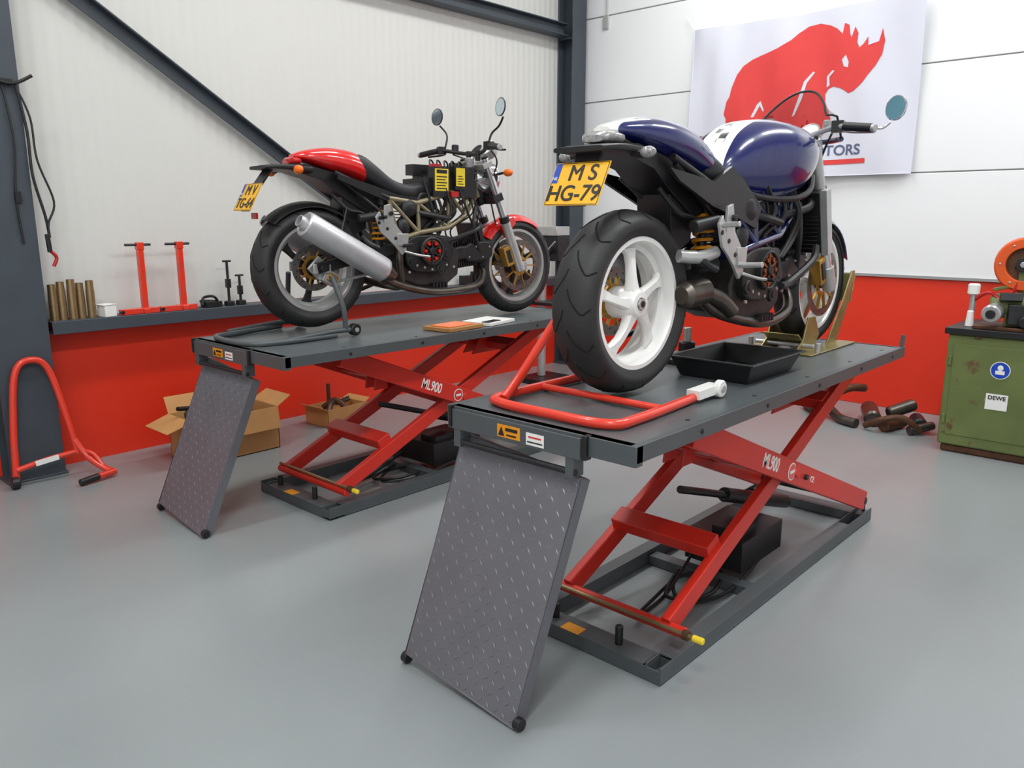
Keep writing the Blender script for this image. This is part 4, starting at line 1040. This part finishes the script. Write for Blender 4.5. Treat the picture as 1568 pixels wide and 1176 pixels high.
pp = MB('scrap_exhaust_parts')
def sp(pts, r, m): pp.tube([(a-.1, b_, c_) for a, b_, c_ in pts], r, m, seg=12)
sp([(6.2, 2.42, .034), (6.05, 2.30, .05), (5.95, 2.18, .15), (6.05, 2.05, .24), (6.2, 1.98, .23)], .03, 'rust')
sp([(6.25, 2.30, .20), (6.1, 2.25, .12), (6.0, 2.12, .05), (5.9, 2.02, .036), (5.85, 1.9, .036)], .034, 'silpipe')
pp.cyl((5.85, 1.82, .062), (6.15, 1.95, .07), .06, 'silpipe', ch=.015, seg=20); pp.cyl((5.76, 1.72, .047), (6.0, 1.66, .047), .045, 'rust', ch=.01, seg=20)
pp.cyl((5.92, 1.52, .052), (6.1, 1.60, .052), .05, 'darkmetal', ch=.01, seg=20); pp.cyl((5.8, 1.56, .032), (5.95, 1.45, .06), .03, 'silpipe', seg=16)
sp([(5.85, 1.84, .03), (5.82, 1.72, .10), (5.88, 1.60, .12), (5.95, 1.5, .03)], .022, 'rust')
pp.cyl((5.95, 1.75, .10), (6.1, 1.62, .16), .045, 'silpipe', ch=.01, seg=20)
pp.done()
dr = MB('pillar_drill', bevel=.006)
dx, dy = 5.50, 4.62
dr.bb((dx-.2, dy-.18, 0), (dx+.2, dy+.18, .05), 'darkmetal'); dr.cyl((dx, dy+.05, .05), (dx, dy+.05, 1.30), .04, 'silver', seg=20)
dr.bb((dx-.15, dy-.18, .72), (dx+.15, dy+.05, .75), 'darkmetal'); dr.box((dx, dy-.05, 1.22), (.16, .30, .22), 'darkmetal'); dr.box((dx, dy-.02, 1.37), (.18, .34, .08), 'silver')
dr.cyl((dx, dy-.14, 1.12), (dx, dy-.14, .98), .025, 'darkmetal', r1=.014); dr.cyl((dx-.1, dy-.12, 1.2), (dx-.14, dy-.12, 1.2), .03, 'black')
for q in range(3):
    a = q*2.09+.4; dr.cyl((dx-.14, dy-.12, 1.2), (dx-.16, dy-.12+.14*cos(a), 1.2+.14*sin(a)), .006, 'chrome')
dr.done()
eb = MB('window_latch', bevel=.002); eb.bb((WX-.02, WY-.42, 3.24), (WX-.0, WY-.36, 3.36), 'silver'); eb.tube([(WX-.015, WY-.40, 3.36), (WX-.015, WY-.40, 3.52)], .006, 'silver'); eb.done()

# ---------------------------------------------------------------- lights
def lamp(x, y, L_, rotz, power):
    root = empty('ceiling_light', (x, y, CH), (0, 0, rotz))
    g = MB('housing', root, bevel=.004); g.bb((-L_/2, -.09, -.08), (L_/2, .09, 0), 'white'); g.bb((-L_/2+.02, -.07, -.085), (L_/2-.02, .07, -.08), 'lamp'); g.done()
    ld = bpy.data.lights.new('tube_light', 'AREA'); ld.shape = 'RECTANGLE'; ld.size = L_; ld.size_y = .35; ld.energy = power; ld.color = (.985, 1, 1)
    lo = bpy.data.objects.new('tube_light', ld); S.collection.objects.link(lo); lo.parent = root; lo.location = (0, 0, -.10)
for x, y, p in ((0.0, 0.2, 68), (0.0, 3.2, 50), (3.0, .2, 58), (3.0, 3.4, 36), (5.2, .4, 60), (5.2, 3.2, 44), (-1.8, -1.5, 66)):
    lamp(x, y, 1.5, 0, p)
wld = bpy.data.worlds.new('world'); S.world = wld; wld.use_nodes = True
wld.node_tree.nodes['Background'].inputs[0].default_value = (.9, .95, 1, 1); wld.node_tree.nodes['Background'].inputs[1].default_value = .5

# ---------------------------------------------------------------- camera
cd = bpy.data.cameras.new('camera'); cam = bpy.data.objects.new('camera', cd); S.collection.objects.link(cam)
cam.location = (0, 0, 1.5); cam.rotation_euler = (radians(78), 0, radians(42.5-90)); cd.lens = 27.8; cd.sensor_width = 36; cd.clip_start = .05
S.camera = cam
